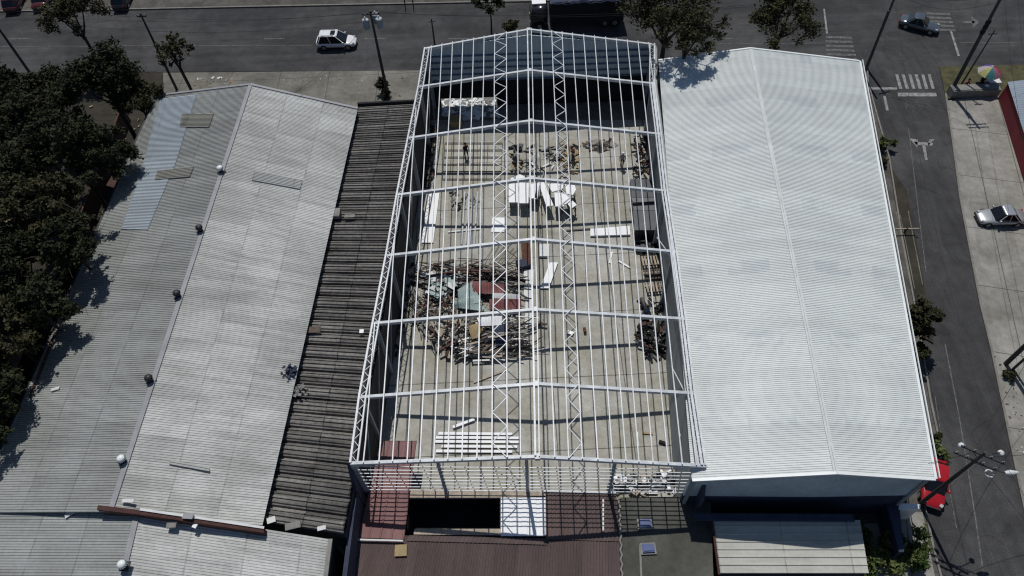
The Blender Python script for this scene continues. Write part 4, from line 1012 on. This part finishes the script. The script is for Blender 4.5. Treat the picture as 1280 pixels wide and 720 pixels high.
# covered truck
TR = thing('truck', 'long dark truck under a mottled blue tarpaulin, white cab end at the top edge', 'truck', at(725, 28, .0), .01)
mb = MB(); mb.box((.6, 0, 2.05), (8.0, 2.5, 2.5)); mb.box((.6, 0, .75), (8.0, 2.2, .2)); mb.build('cargo_box', M['wall_black'], TR)
g = G('blue_mottled_tarp'); p_ = g.pos(); nn_ = g.noise(p_, 2.2, 5, .7, .8)
col = g.ramp(nn_, [(.3, (.012, .014, .02)), (.5, (.03, .05, .09)), (.62, (.05, .04, .10)), (.75, (.06, .10, .12))]); M['tarp'] = g.base(col, .7, 0, nn_, .6, .15)
bm = bmesh.new(); bmesh.ops.create_grid(bm, x_segments=40, y_segments=14, size=.5)
for v in bm.verts:
    x, y = v.co.x*8.2, v.co.y*2.7; e_ = max(abs(v.co.x)*2, abs(v.co.y)*2)
    v.co = Vector((x+.6, y, 3.42+.1*math.sin(x*2.1)*math.cos(y*3)+.06*math.sin(x*5.3+y*2)-.25*max(0, e_-.85)/.15*.8))
me = bpy.data.meshes.new('tarpaulin'); bm.to_mesh(me); bm.free(); o = link('tarpaulin', me, M['tarp'], TR); o.modifiers.new('t', 'SOLIDIFY').thickness = .04
mb = MB(); loft(mb, [(-5.6, .95, .5, 1.7), (-5.4, 1.12, .45, 2.5), (-4.4, 1.15, .45, 2.62), (-3.7, 1.12, .45, 2.6)], 16, 4); mb.build('cab', M['paint_dark'], TR, True)
mb = MB(); mb.box((-4.6, .3, 2.68), (1.5, 1.1, .12)); mb.build('roof_board', M['white'], TR)
mb = MB(); mb.add([(-5.45, -.9, 1.6), (-5.45, .9, 1.6), (-5.2, .85, 2.4), (-5.2, -.85, 2.4), (-5.62, -.9, 1.6), (-5.62, .9, 1.6), (-5.4, .85, 2.4), (-5.4, -.85, 2.4)], [(4, 7, 6, 5), (0, 1, 2, 3), (0, 4, 5, 1), (2, 6, 7, 3), (0, 3, 7, 4), (1, 5, 6, 2)]); mb.build('windscreen', M['glass'], TR)
for x in (-4.6, 2.6, 3.7):
    for s_ in (-1, 1):
        mb = MB(); mb.tube([(x, s_*.85, .5), (x, s_*1.16, .5)], .5, 18); wl = mb.build('wheel', M['tyre'], TR)
        mb = MB(); mb.tube([(x, s_*1.14, .5), (x, s_*1.18, .5)], .25, 12); mb.build('rim', M['rim'], wl)
for s_ in (-1, 1):
    mb = MB(); mb.box((-5.58, s_*.8, .9), (.1, .3, .2)); mb.build('headlight', M['headlight'], TR)

# ================================================================ PEOPLE
def person(label, px, py, rz, shirt, legs='denim', pose='stand', hat=None, seed=0, zb=.03):
    base = at(px, py, zb)
    V = []; E_ = []; Rr = []
    def add(p, r, par=None):
        V.append(p); Rr.append(r)
        if par is not None: E_.append((par, len(V)-1))
        return len(V)-1
    k = 0.0 if pose == 'stand' else (.35 if pose == 'bend' else 0.)
    if pose == 'sit': hz = .55
    else: hz = .93
    pel = add((0, 0, hz), .15)
    lean = {'stand': .03, 'bend': .34, 'sit': .08}[pose]
    sp = add((lean*.45, 0, hz+.22), .14, pel); ch = add((lean*.9, 0, hz+.42), .165, sp); nk = add((lean*1.15, 0, hz+.56), .06, ch)
    hd0 = add((lean*1.25+.01, 0, hz+.66), .075, nk); hd = add((lean*1.35+.03, 0, hz+.76), .1, hd0); add((lean*1.4+.02, 0, hz+.84), .075, hd)
    for s_ in (-1, 1):
        h1 = add((.0, s_*.1, hz-.06), .105, pel)
        if pose == 'sit': kn = add((.42, s_*.14, hz-.02), .075, h1); an = add((.46, s_*.14, .1), .045, kn)
        else:
            st = .14*s_; kn = add((st*.7+.03, s_*.11, .49), .068, h1); an = add((st, s_*.12, .09), .043, kn)
        add((V[an][0]+.16, V[an][1], .04), .04, an)
        sh = add((lean*.95, s_*.19, hz+.47), .07, ch)
        fw = {'stand': .08, 'bend': .3, 'sit': .25}[pose]
        el = add((lean*.95+fw*.4, s_*.26, hz+.2), .048, sh); wr = add((lean+fw, s_*.23, hz+(-.02 if pose == 'stand' else .02)), .03, el)
        pm = add((lean+fw+.03, s_*.23, hz-.09 if pose == 'stand' else hz-.03), .034, wr)
        for q in range(4):
            o = (q-1.5)*.021; ln = [.065, .078, .072, .055][q]
            a = add((V[pm][0]+o+.0, V[pm][1]-s_*.004, V[pm][2]-.045), .009, pm); add((V[a][0]+.008, V[a][1]-s_*.012, V[a][2]-ln), .008, a)
        a = add((V[pm][0]+.045, V[pm][1]-s_*.012, V[pm][2]-.01), .010, pm); add((V[a][0]+.02, V[a][1]-s_*.01, V[a][2]-.04), .009, a)
    me = bpy.data.meshes.new('person'); me.from_pydata(V, E_, []); me.update()
    o = bpy.data.objects.new('tmp_person', me); COL.objects.link(o)
    sk_ = o.modifiers.new('s', 'SKIN'); sk_.use_smooth_shade = True
    for i, r in enumerate(Rr): me.skin_vertices[0].data[i].radius = (r, r); me.skin_vertices[0].data[i].use_root = (i == 0)
    o.modifiers.new('u', 'SUBSURF').levels = 1
    bpy.context.view_layer.update()
    m2 = bpy.data.meshes.new_from_object(o.evaluated_get(bpy.context.evaluated_depsgraph_get()))
    bpy.data.objects.remove(o)
    m2.name = 'person'; m2.materials.clear()
    for q in (M['skin'], M[shirt], M[legs], M['black']): m2.materials.append(q)
    hx = lean*1.35
    for p in m2.polygons:
        z = p.center.z; x = p.center.x; y = abs(p.center.y); mi = 0
        leg = (z < hz+.02 and y < .21 and not (pose != 'stand' and x > lean+.12 and z > hz-.2)) if pose != 'sit' else (z < hz+.04 and y < .215)
        if z < .075: mi = 3
        elif leg: mi = 2
        elif z < hz+.53 and z >= hz+.0 and (y < .2 or z > hz+.24): mi = 1
        p.material_index = mi
    ob = bpy.data.objects.new('person', m2); COL.objects.link(ob); ob.location = base; ob.rotation_euler = (0, 0, rz)
    tag(ob, label, 'person')
    H0 = Vector((V[hd][0], 0, V[hd][2]))
    mb = MB()
    n, kk = 12, 5
    prof = [(.116, -.0), (.122, .05), (.105, .1), (.06, .135), (.01, .145)]
    mb.lathe(H0+Vector((-.02, 0, 0)), prof, 12); mb.build('hair' if not hat else 'helmet', M['hair'] if not hat else M[hat], ob, True)
    for s_ in (-1, 1):
        mb = MB(); mb.lathe(H0+Vector((.092, s_*.035, -.012)), [(.004, -.012), (.013, 0), (.004, .012)], 6); mb.build('eye', M['black'], ob)
    mb = MB(); mb.box(H0+Vector((.108, 0, -.04)), (.03, .022, .045)); mb.build('nose', M['skin'], ob)
    return ob
M['shirt_dark'] = simple('dark_shirt', (.02, .02, .025), .2, 6, .9); M['shirt_pink'] = simple('pink_shirt', (.45, .2, .16), .15, 6, .9)
M['shirt_blue'] = simple('blue_shirt', (.07, .15, .36), .15, 6, .9); M['shirt_grey'] = simple('grey_shirt', (.3, .3, .31), .15, 6, .9); M['shirt_red'] = simple('red_shirt', (.3, .05, .06), .15, 6, .9)
person('person in dark clothes standing on the wire mesh near the back of the slab', 583, 196, -1.2, 'shirt_dark')
person('person in a pink shirt bending over beside the cluttered strip', 716, 197, -2.0, 'shirt_pink', pose='bend')
person('person with a white helmet standing on the bare slab at the upper right', 777, 208, -1.9, 'shirt_grey', hat='white')
person('person in a blue shirt beside the dark heap along the right wall', 807, 398, -2.6, 'shirt_blue')
person('person in a red shirt sitting left of the rainbow umbrella', 1203, 112, -1.2, 'shirt_red', pose='sit', zb=.05)
person('person in a dark shirt standing in the shade of the rainbow umbrella', 1222, 111, -1.6, 'shirt_dark', zb=.1)

# ---------------------------------------------------------------- umbrella stall
pu = at(1225, 110, .1)
UM = thing('umbrella', 'large rainbow coloured umbrella shading the street stall', 'umbrella', pu)
mb = MB(); mb.tube([(0, 0, 0), (0, 0, 2.45)], .025, 8); mb.build('pole', M['rim'], UM)
cols = [(.16, .03, .06), (.3, .28, .32), (.09, .05, .24), (.35, .33, .32), (.36, .34, .14), (.04, .16, .17), (.27, .11, .15), (.26, .04, .06)]
seg = 8; Rm = 1.15
mats_ = [simple('umbrella_cloth', c, .1, 3, .8) for c in cols]
mb = MB()
for i in range(seg):
    mb.cur = i; n = 5; a0_, a1_ = 2*math.pi*i/seg, 2*math.pi*(i+1)/seg
    for k in range(n):
        q0, q1 = k/n, (k+1)/n
        def pt(q, a): return (Rm*q*math.cos(a), Rm*q*math.sin(a), 2.5-.62*q**2+.0)
        if k == 0: mb.add([pt(0, 0), pt(q1, a0_), pt(q1, a1_)], [(0, 1, 2)])
        else: mb.add([pt(q0, a0_), pt(q1, a0_), pt(q1, a1_), pt(q0, a1_)], [(0, 1, 2, 3)])
cn = mb.build('canopy', mats_, UM); cn.modifiers.new('t', 'SOLIDIFY').thickness = .01
for i in range(seg):
    a = 2*math.pi*i/seg; mb = MB(); mb.bar((0, 0, 2.42), (Rm*math.cos(a)*.97, Rm*math.sin(a)*.97, 1.86), .02, .02); mb.build('rib', M['rim'], UM)
T = thing('table', 'dark vendor table under the rainbow umbrella', 'table', at(1228, 113, .1))
mb = MB(); mb.box((0, 0, .74), (1.8, .8, .05)); mb.build('table_top', M['dark_metal'], T)
for sx in (-1, 1):
    for sy in (-1, 1): mb = MB(); mb.bar((sx*.8, sy*.33, 0), (sx*.8, sy*.33, .72), .05); mb.build('leg', M['dark_metal'], T)
loose('cooler_box', 1240, 106, .45, (1.2, .7, .7), 0, M['offwhite'], 'pale cooler box at the right side of the umbrella stall', 'box')
loose('crate', 1210, 112, .35, (.55, .45, .4), .2, M['red_panel'], 'dark red crate at the left of the umbrella stall', 'crate')
loose('bucket', 1233, 108.5, .95, (.3, .3, .3), 0, M['white'], 'small white tub on the vendor table', 'tub')

# ================================================================ THINGS ON THE SLAB
def sheetpile(px0, py0, px1, py1, z, th, mat, label, n=1, name='panel', cat='panel', jit=.03, legs=False, corners=None):
    q = corners or [(px0, py0), (px1, py0), (px1, py1), (px0, py1)]
    P4 = PX(q, z); c = sum(P4, Vector())/4; c.z = 0
    mb = MB(); r = random.Random(int(px0*7+py0))
    for i in range(n):
        j = Vector((r.uniform(-jit, jit), r.uniform(-jit, jit), 0))
        mb.prism([p+j-c for p in P4], z-th+i*(th/n), z-th+(i+.9)*(th/n))
    if legs:
        t = thing(name, label, cat, c)
        mb.build('sheet', mat, t)
        for p in P4:
            e = (p-c)*.82; l = MB(); l.bar((e.x, e.y, 0), (e.x, e.y, z-th), .07); l.build('leg', M['dark_metal'], t)
        return t
    o = mb.build(name, mat); o.location = c; return tag(o, label, cat)
def poly_panel(q, z, th, mat, label, name='panel', cat='panel', legs=True):
    P4 = PX(q, z); c = sum(P4, Vector())/len(P4); c.z = .02
    t = thing(name, label, cat, c); mb = MB(); mb.prism([p-c for p in P4], z-th, z); mb.build('sheet', mat, t)
    xs = [p.x-c.x for p in P4]; ys = [p.y-c.y for p in P4]
    for x in (min(xs)*.75, max(xs)*.75):
        for y in (min(ys)*.6, max(ys)*.6):
            l = MB(); l.bar((x, y, 0), (x, y, z-th-.02), .07); l.build('leg', M['dark_metal'], t)
    return t
W_ = M['white']
poly_panel([(636, 229), (648, 229), (648, 253), (636, 253)], 1.15, .12, W_, 'white board on trestles, leftmost of the white group on the slab')
poly_panel([(649, 228), (661, 229), (660.5, 254), (649, 254)], 1.2, .12, W_, 'white board on trestles, second of the white group on the slab')
poly_panel([(662, 230), (671, 229), (671, 248), (662, 248)], 1.1, .1, W_, 'short white board on trestles, third of the white group')
poly_panel([(673, 228), (680, 228), (692, 257), (683, 258)], 1.2, .12, W_, 'slanting white board on trestles, fourth of the white group')
poly_panel([(671, 229), (674, 229), (672, 248), (668, 249)], 1.1, .1, W_, 'thin slanting white board beside the dark triangular gap')
poly_panel([(684, 230), (704, 229), (704, 236), (690, 240)], 1.2, .12, W_, 'white board on trestles at the top of the ragged right half')
poly_panel([(693, 241), (703, 241), (705, 258), (694, 258)], 1.25, .12, W_, 'white board on trestles, lower middle of the ragged right half')
poly_panel([(706, 230), (718, 230), (720, 237), (716, 244), (708, 242)], 1.2, .12, W_, 'rounded white board at the upper right of the white group')
poly_panel([(700, 243), (709, 242), (714, 250), (706, 256)], 1.3, .1, W_, 'tilted small white board inside the ragged right half')
poly_panel([(709, 254), (716, 251), (721, 256), (714, 261)], 1.2, .1, W_, 'small white block at the lower right of the white group')
poly_panel([(638, 223), (650, 218), (656, 221), (655, 227), (640, 228)], 1.0, .1, W_, 'white sheet poking out above the white group')
# wire mesh sheets
for k, (x0, y0, x1, y1, n, lab) in enumerate([(556, 179, 628, 224, 9, 'square steel reinforcing mesh lying on the slab at the upper left')]):
    a, b, c, d = PX([(x0, y0), (x1, y0), (x1-2, y1), (x0-3, y1)], .1)
    mb = MB()
    for i in range(n): mb.bar(a.lerp(b, i/(n-1)), d.lerp(c, i/(n-1)), .05)
    for i in range(6): mb.bar(a.lerp(d, i/5)+Vector((0, 0, .03)), b.lerp(c, i/5)+Vector((0, 0, .03)), .07)
    tag(mb.build('wire_mesh', M['dark_metal']), lab, 'wire mesh')
sheetpile(528, 240, 537, 303, .14, .1, W_, 'tall narrow stack of white roof sheets along the left wall', 3, 'sheet_stack', 'sheet stack', corners=[(535, 240), (549, 240), (541, 303), (527, 303)])
for i, x in enumerate((579, 584, 589, 595)):
    a, b = at(x+2, 240, .12), at(x-2, 306, .12); c = (a+b)/2; mb = MB(); mb.tube([a-c, b-c], .075, 8); o = mb.build('pipe', M['steel']); o.location = c
    tag(o, ['first', 'second', 'third', 'fourth'][i]+' long white tube from the left in the row of four on the slab', 'tube', 'row of four white tubes')
sheetpile(738, 283, 788, 294, .25, .2, W_, 'long white board lying crosswise at the middle right of the slab', 2, 'board', 'board', corners=[(738, 286), (787, 282), (788, 293), (738, 294.5)])
sheetpile(0, 0, 0, 0, .22, .14, W_, 'white tapered board left standing beside the ridge line, near the brick coloured drum', 1, 'board', 'board', corners=[(687, 328), (697, 328), (686, 360), (675, 360)])
sheetpile(0, 0, 0, 0, .12, .08, M['offwhite'], 'long white strip lying beside the demolition heap, upper piece', 2, 'board', 'board', corners=[(655, 336), (667, 337), (666, 372), (655, 372)])
sheetpile(0, 0, 0, 0, .12, .08, M['offwhite'], 'long white strip lying beside the demolition heap, lower piece', 2, 'board', 'board', corners=[(657, 374), (665, 374), (664, 410), (656, 410)])
sheetpile(0, 0, 0, 0, .1, .06, W_, 'small white sheet under the left zigzag brace', 1, 'board', 'board', corners=[(615, 272), (631, 272), (630, 290), (614, 290)])
sheetpile(0, 0, 0, 0, .3, .25, M['offwhite'], 'small pale box below the ridge at mid slab', 1, 'box', 'box', corners=[(674, 305), (686, 305), (686, 320), (674, 320)])
sheetpile(0, 0, 0, 0, .5, .4, M['rust'], 'rust red panel standing on the heap near the ridge line', 1, 'panel', 'panel', corners=[(651, 303), (662, 303), (664, 330), (653, 331)])
sheetpile(0, 0, 0, 0, .55, .5, M['wall_navy'], 'dark blue bag at the foot of the rust red panel', 1, 'bag', 'bag', corners=[(644, 325), (655, 323), (662, 331), (650, 334)])
# tank-like dark bins along the right wall
DT = thing('metal_bin', 'large dark metal skip standing along the right wall', 'skip', at(806, 262, 0))
def rel(px, py, z, base=at(806, 262, 0)): return at(px, py, z)-base
for k, (y0, y1, z) in enumerate(((224, 246, 1.5), (247, 252, 1.55), (253, 262, 1.45), (263, 287, 1.4))):
    mb = MB(); mb.prism([rel(788+k*1.2, y0, z), rel(819+k*1.2, y0, z), rel(821+k*1.2, y1, z), rel(790+k*1.2, y1, z)], .05, [z, z, z-.06, z-.06]); mb.build('lid' if k in (1, 2) else 'bin_body', M['tank'], DT)
scatter('debris', [(797, 300), (822, 300), (826, 322), (800, 322)], 60, .2, .8, [M['black'], M['dark_metal']], 31, .05, .5, 'black debris between the dark skip and the brown pallets')
# other debris along the walls
scatter('debris', [(536, 160), (545, 160), (540, 235), (527, 235)], 70, .2, .9, [M['dark_metal'], M['wood'], M['wood_red'], M['wall_dark']], 32, .05, .5, 'dark debris along the left wall near the back')
scatter('debris', [(793, 175), (812, 172), (820, 222), (792, 222)], 90, .2, .9, [M['wood_red'], M['black'], M['dark_metal'], M['black']], 33, .05, .8, 'rusty dark debris in the back right corner', thin=.4)
scatter('debris', [(800, 380), (836, 378), (842, 440), (812, 446), (796, 436)], 110, .2, 1.2, [M['black'], M['dark_metal'], M['black'], M['wood_red']], 34, .05, .7, 'black twisted debris heap along the right wall at mid length', thin=.4)
scatter('debris', [(838, 450), (846, 450), (858, 600), (848, 600)], 170, .15, .6, [M['black'], M['wood_pale'], M['dark_metal'], M['offwhite'], M['wood_red']], 35, .03, .3, 'mixed scraps along the lower right wall')
scatter('debris', [(512, 330), (524, 330), (500, 450), (490, 450)], 40, .15, .6, [M['black'], M['wood'], M['dark_metal']], 36, .03, .3, 'dark scraps along the left wall beside the heap')
scatter('debris', [(838, 590), (866, 590), (862, 615), (800, 618), (756, 615), (770, 600)], 70, .2, .9, [M['offwhite'], M['gutter'], M['white'], M['wood_pale'], M['dark_metal']], 37, .1, .5, 'pale scraps piled behind the front girts at the right', flat=.1)
scatter('debris', [(560, 232), (600, 250), (590, 262), (565, 262)], 40, .1, .5, [M['black'], M['gutter'], M['dark_metal']], 38, .03, .1, 'dark scraps beside the row of white tubes')
scatter('debris', [(660, 183), (720, 180), (720, 222), (655, 222)], 70, .12, 1.2, [M['gutter'], M['black'], M['gutter'], M['dark_metal'], M['offwhite']], 39, .03, .3, 'tangled pale and black scraps behind the white boards', flat=.08, thin=.3)
scatter('debris', [(700, 178), (724, 178), (722, 215), (706, 222)], 50, .2, .7, [M['tan'], M['wood_pale'], M['tan'], M['wood']], 40, .03, .2, 'yellowish timber scraps near the person in the pink shirt')
scatter('debris', [(636, 182), (654, 182), (654, 212), (640, 216)], 40, .2, .6, [M['tan'], M['black'], M['dark_metal']], 41, .03, .2, 'yellow and black scraps behind the white boards, left part')
scatter('white_rubble', [(556, 127), (618, 127), (620, 147), (556, 148)], 300, .25, 1.0, [M['white'], M['offwhite'], M['gutter']], 42, .05, .3, 'white rubble lit through the opening in the back wall', flat=.2)
scatter('debris', [(730, 178), (766, 176), (766, 190), (734, 188)], 50, .3, 1.0, [M['wall_dark'], M['wood'], M['gutter']], 43, .02, .05, 'flat brownish scraps by the back wall shade', flat=.05)
sheetpile(0, 0, 0, 0, .9, .85, M['tan'], 'plywood crate in front of the white rubble', 1, 'crate', 'crate', corners=[(562, 143), (577, 143), (577, 152), (562, 152)])
def plank(x0, y0, x1, y1, z, w_, mat, label, cat='plank', name='plank', z1=None, grp_=None):
    a, b = at(x0, y0, z), at(x1, y1, z if z1 is None else z1); c = (a+b)/2; c.z = 0
    mb = MB(); mb.bar(a-c, b-c, w_, min(w_*.4, .08)); o = mb.build(name, mat); o.location = c; return tag(o, label, cat, grp_)
# demolition heap of loose boards and sheets
scatter('debris_heap', [(530, 338), (560, 328), (600, 330), (648, 332), (652, 352), (640, 372), (560, 366), (520, 358)], 150, .3, 1.5, [M['wood'], M['wood_red'], M['dark_metal'], M['wood_red'], M['black'], M['gutter']], 44, .05, .7, 'tangled reddish boards at the top of the demolition heap', flat=.05, long_=1.9, wd=(-.6, .5), thin=.16)
scatter('debris_heap', [(520, 368), (560, 366), (575, 395), (600, 410), (608, 440), (570, 452), (540, 435), (512, 400)], 190, .2, 1.1, [M['wood_red'], M['wood'], M['gutter'], M['wood_pale'], M['black'], M['wood']], 45, .05, .6, 'brown broken timber in the lower left of the demolition heap', flat=.08, long_=1.5, thin=.28)
scatter('debris_heap', [(590, 395), (664, 402), (668, 445), (600, 452), (572, 440)], 130, .3, 1.6, [M['wood'], M['offwhite'], M['dark_metal'], M['black'], M['wood_pale'], M['gutter']], 46, .05, .6, 'long dark and pale boards in the lower right of the demolition heap', flat=.06, long_=1.9, wd=(-.4, .6), thin=.18)
scatter('debris_heap', [(530, 345), (575, 345), (565, 372), (535, 372)], 120, .2, .8, [M['gutter'], M['teal'], M['dark_metal'], M['offwhite']], 47, .4, .5, 'greyish crumpled sheet scraps on the left of the demolition heap', flat=.1)
poly = [(565, 365, 600, 395, .9)]
def hsheet(q, z, zt, mat, label, name='metal_sheet', cat='sheet'):
    """bent sheet lying on the heap"""
    a, b, c, d = [at(*p, zz) for p, zz in zip(q, (zt, zt*.9, z, z))]
    ce = (a+b+c+d)/4; ce.z = 0
    o = profile_roof(name, a-ce, d-ce, b-ce, c-ce, .22, .03, mat, None, 'trap', nu=5, wob=.12); o.location = ce
    return tag(o, label, cat)
scatter('debris_heap', [(522, 345), (560, 332), (648, 338), (655, 400), (668, 440), (600, 450), (545, 438), (508, 400)], 1500, .05, .28, [M['wood_red'], M['wood'], M['wood_pale'], M['black'], M['gutter'], M['wood']], 48, .03, .3, 'fine splinters and dirt spread under the demolition heap', flat=.3, thin=.6)
rb = random.Random(77)
for i, (x, y, l_, a_, mt, lb) in enumerate([(548, 343, 2.6, .1, 'wood_red', 'long reddish beam at the top left of the heap'), (590, 338, 3.2, -.12, 'wood_red', 'long reddish beam at the top middle of the heap'), (622, 343, 2.8, .2, 'wood', 'brown beam at the top right of the heap'),
      (560, 352, 2.4, -.3, 'gutter', 'grey beam across the left shoulder of the heap'), (530, 386, 1.8, .9, 'wood', 'brown beam pointing down at the left end of the heap'), (545, 412, 1.9, -1.1, 'wood_pale', 'pale stick leaning in the lower left of the heap'),
      (560, 432, 1.6, .5, 'wood_red', 'short reddish beam at the lowest left of the heap'), (610, 424, 3.0, .25, 'wood_pale', 'long pale beam across the lower right of the heap'), (640, 416, 2.2, .05, 'gutter', 'grey beam at the right end of the heap'),
      (645, 434, 2.4, .02, 'black', 'black beam at the lower right edge of the heap'), (605, 440, 2.6, -.05, 'wood', 'brown beam along the bottom of the heap')]):
    p = at(x, y, .75); v = Vector((math.cos(a_), math.sin(a_), rb.uniform(-.12, .12)))*l_/2
    mb = MB(); mb.bar(-v, v, .16, .1); o = mb.build('timber', M[mt]); o.location = p; tag(o, lb, 'timber', kind='thing')
hsheet([(572, 362), (590, 352), (603, 378), (572, 382)], .7, 1.1, M['teal'], 'pale teal sheet on the heap, upper one')
hsheet([(568, 376), (590, 372), (612, 390), (566, 384)], .6, .9, M['teal'], 'long pale teal sheet across the middle of the heap')
hsheet([(588, 351), (632, 356), (630, 368), (590, 366)], .8, 1.0, M['red_panel'], 'faded red sheet on the heap, upper one')
hsheet([(612, 374), (652, 374), (650, 387), (612, 386)], .7, .9, M['red_panel'], 'deeper red sheet on the right of the heap')
hsheet([(615, 366), (650, 368), (650, 374), (615, 373)], .7, .9, M['offwhite'], 'grey sheet strip between the two red sheets')
hsheet([(596, 397), (628, 395), (627, 406), (600, 408)], .8, 1.0, M['white'], 'crumpled white sheet in the middle of the heap')
hsheet([(617, 408), (634, 405), (634, 430), (620, 432)], .6, .9, M['wall_navy'], 'dark navy sheet in the lower middle of the heap')
hsheet([(584, 408), (605, 402), (603, 420), (590, 424)], .6, .8, M['tan'], 'brown grid panel in the middle of the heap')
for i, (x0, y0, x1, y1, mt, lb) in enumerate([(592, 478, 634, 462, 'wood_pale', 'pale plank lying alone below the heap'), (570, 428, 616, 412, 'offwhite', 'long pale plank slanting across the lower heap'), (568, 413, 583, 405, 'offwhite', 'thick pale roll on the left of the crumpled white sheet'),
      (590, 451, 612, 450, 'offwhite', 'short white plank at the lower edge of the heap'), (632, 447, 664, 443, 'wood_pale', 'pinkish plank at the lower right edge of the heap'), (632, 423, 660, 424, 'offwhite', 'white plank above the pinkish one'),
      (765, 315, 762, 329, 'white', 'short white strip on the bare slab, upright one'), (773, 326, 788, 335, 'white', 'short white strip on the bare slab, slanting one'), (708, 288, 738, 286, 'dark_metal', 'dark bar left of the crosswise white board'),
      (803, 541, 816, 542, 'tan', 'thin yellow stick on the lower right slab'), (796, 540, 797, 558, 'white', 'white post lying near the lower right purlins'), (560, 290, 600, 286, 'offwhite', 'pale bar lying across the white tubes')]):
    plank(x0, y0, x1, y1, .35 if 400 < y0 < 460 else .1, .14, M[mt], lb)
# steel rods fanned out above the heap
for i in range(6):
    plank(606+i*5, 326, 618+i*6, 306+i, .3, .04, M['dark_metal'], 'thin dark rod in the fan above the heap', 'rod', 'rod', .1, 'fan of thin rods above the heap')
# brown pallets on the right
for i, (x, y, mt, lb) in enumerate([(812, 328, 'wood_pale', 'pale brown pallet stack along the right wall, upper one'), (816, 345, 'wood', 'pale brown pallet stack along the right wall, middle one'), (818, 361, 'wood_pale', 'reddish pallet stack along the right wall, lower one')]):
    c = at(x, y, .1); t = thing('pallet', lb, 'pallet', c, .05)
    for k in range(6): mb = MB(); mb.box((-.62+.25*k, 0, .3), (.16, 1.0, .03)); mb.build('slat', M[mt], t)
    for k in (-1, 0, 1): mb = MB(); mb.box((0, k*.43, .2), (1.45, .09, .14)); mb.build('bearer', M['wood'], t)
# white sheets near the front
for i, (y, x0, x1) in enumerate([(540, 548, 640), (545, 545, 650), (550, 543, 648), (556, 552, 646), (562, 545, 640)]):
    q = [(x0, y), (x1, y+1), (x1, y+4), (x0-1, y+3.5)]
    sheetpile(0, 0, 0, 0, .12+.02*i, .06, W_, ['first', 'second', 'third', 'fourth', 'lowest'][i]+' of the long white roof sheets laid crosswise near the front, counted from the top', 1, 'roof_sheet', 'roof sheet', corners=q)
plank(566, 534, 593, 524, .2, .2, W_, 'crumpled white film above the long white sheets', 'film')
sheetpile(0, 0, 0, 0, .2, .1, M['offwhite'], 'wide white sheet behind the front girts at the right', 2, 'roof_sheet', 'roof sheet', corners=[(770, 592), (808, 593), (812, 603), (766, 602)])
sheetpile(0, 0, 0, 0, .2, .1, M['offwhite'], 'second white sheet behind the front girts nearer the annex', 2, 'roof_sheet', 'roof sheet', corners=[(790, 606), (822, 606), (822, 617), (786, 617)])
loose('plastic_bag', 713, 416, .15, (.5, .3, .12), -.5, W_, 'small white bag on the slab near the right zigzag brace', 'bag')
loose('can', 731, 413, .2, (.2, .45, .2), .1, M['rust'], 'small brown can on the slab right of the white bag', 'can')
loose('bucket', 828, 553, .15, (.5, .2, .15), -.4, M['black'], 'small black bar on the lower right slab', 'bar')
loose('board', 501, 688, 2.5, (.75, .7, .05), 0, M['tan'], 'square plywood piece on the big maroon roof', 'board')
loose('barrel', 854, 594, .6, (.5, .5, .8), .3, M['wall_navy'], 'dark blue drum by the front right column', 'drum')
loose('stone', 500, 382+2, .15, (.5, .4, .2), 0, M['black'], 'black block on the slab at the left of the heap', 'block')
# rusty edge strip on the left roof edge, orange wall patches below the trees
a, b = at(70, 416, EL+.1), at(38, 497, EL+.1); mb = MB(); mb.bar(a, b, .22, .12); tag(mb.build('edge_board', M['rust']), 'rusty board along the left edge of the grey roof', 'board')
for (x, y, s, lb) in ((98, 305, 1.3, 'orange brown tin sheet among the dark trees, lower one'), (146, 222, .9, 'small orange brown tin sheet among the dark trees, upper one')):
    loose('tin_sheet', x, y, 2.4, (s, 2.4*s, .06), -.2, M['wood_red'], lb, 'sheet', rx=.1, ry=.3)
fw_ = [at(178, 150, 0), at(115, 330, 0), at(40, 520, 0), at(-10, 640, 0)]
mb = MB()
for a, b in zip(fw_[:-1], fw_[1:]): mb.prism([a+Vector((-1.3, 0, 0)), b+Vector((-1.3, 0, 0)), b+Vector((-1.15, 0, 0)), a+Vector((-1.15, 0, 0))], 0, 1.9)
tag(mb.build('boundary_wall', M['wood_red']), 'low brown wall between the dark trees and the grey warehouse', 'wall')
# drain / road furniture in the planting strip
t = thing('signpost_cross', 'rusty cross shaped post on the strip beside the side street', 'post', at(1130, 291, .1))
mb = MB(); mb.bar((-1.0, 0, .6), (1.0, -.1, .6), .08, .08); mb.build('crossbar', M['wood_pale'], t)
mb = MB(); mb.bar((0, 0, 0), (0, 0, .7), .12); mb.build('post', M['dark_metal'], t)
marks('kerb_line', [[(x, 270+k), (x+.9, 270+k), (x+19, 362+k), (x+17.8, 362+k)] for x, k in ((1124, 0), (1134, -5), (1119, -4))], M['walk'], '', .135)
# street clutter by the main road
scatter('litter', [(330, 92), (505, 92), (505, 122), (340, 110)], 40, .05, .2, [M['offwhite'], M['gutter'], M['black']], 71, .13, .02, 'small litter on the near pavement', flat=.1)
scatter('litter', [(1240, 430), (1275, 470), (1290, 640), (1272, 600)], 40, .05, .2, [M['offwhite'], M['gutter'], M['black'], M['wood']], 72, .12, .02, 'small litter on the right pavement', flat=.1)
scatter('litter', [(240, 96), (300, 92), (290, 105), (230, 108)], 30, .1, .35, [M['offwhite'], M['tan'], M['gutter']], 73, .13, .05, 'small rubble at the pavement corner by the ragged tree', flat=.2)
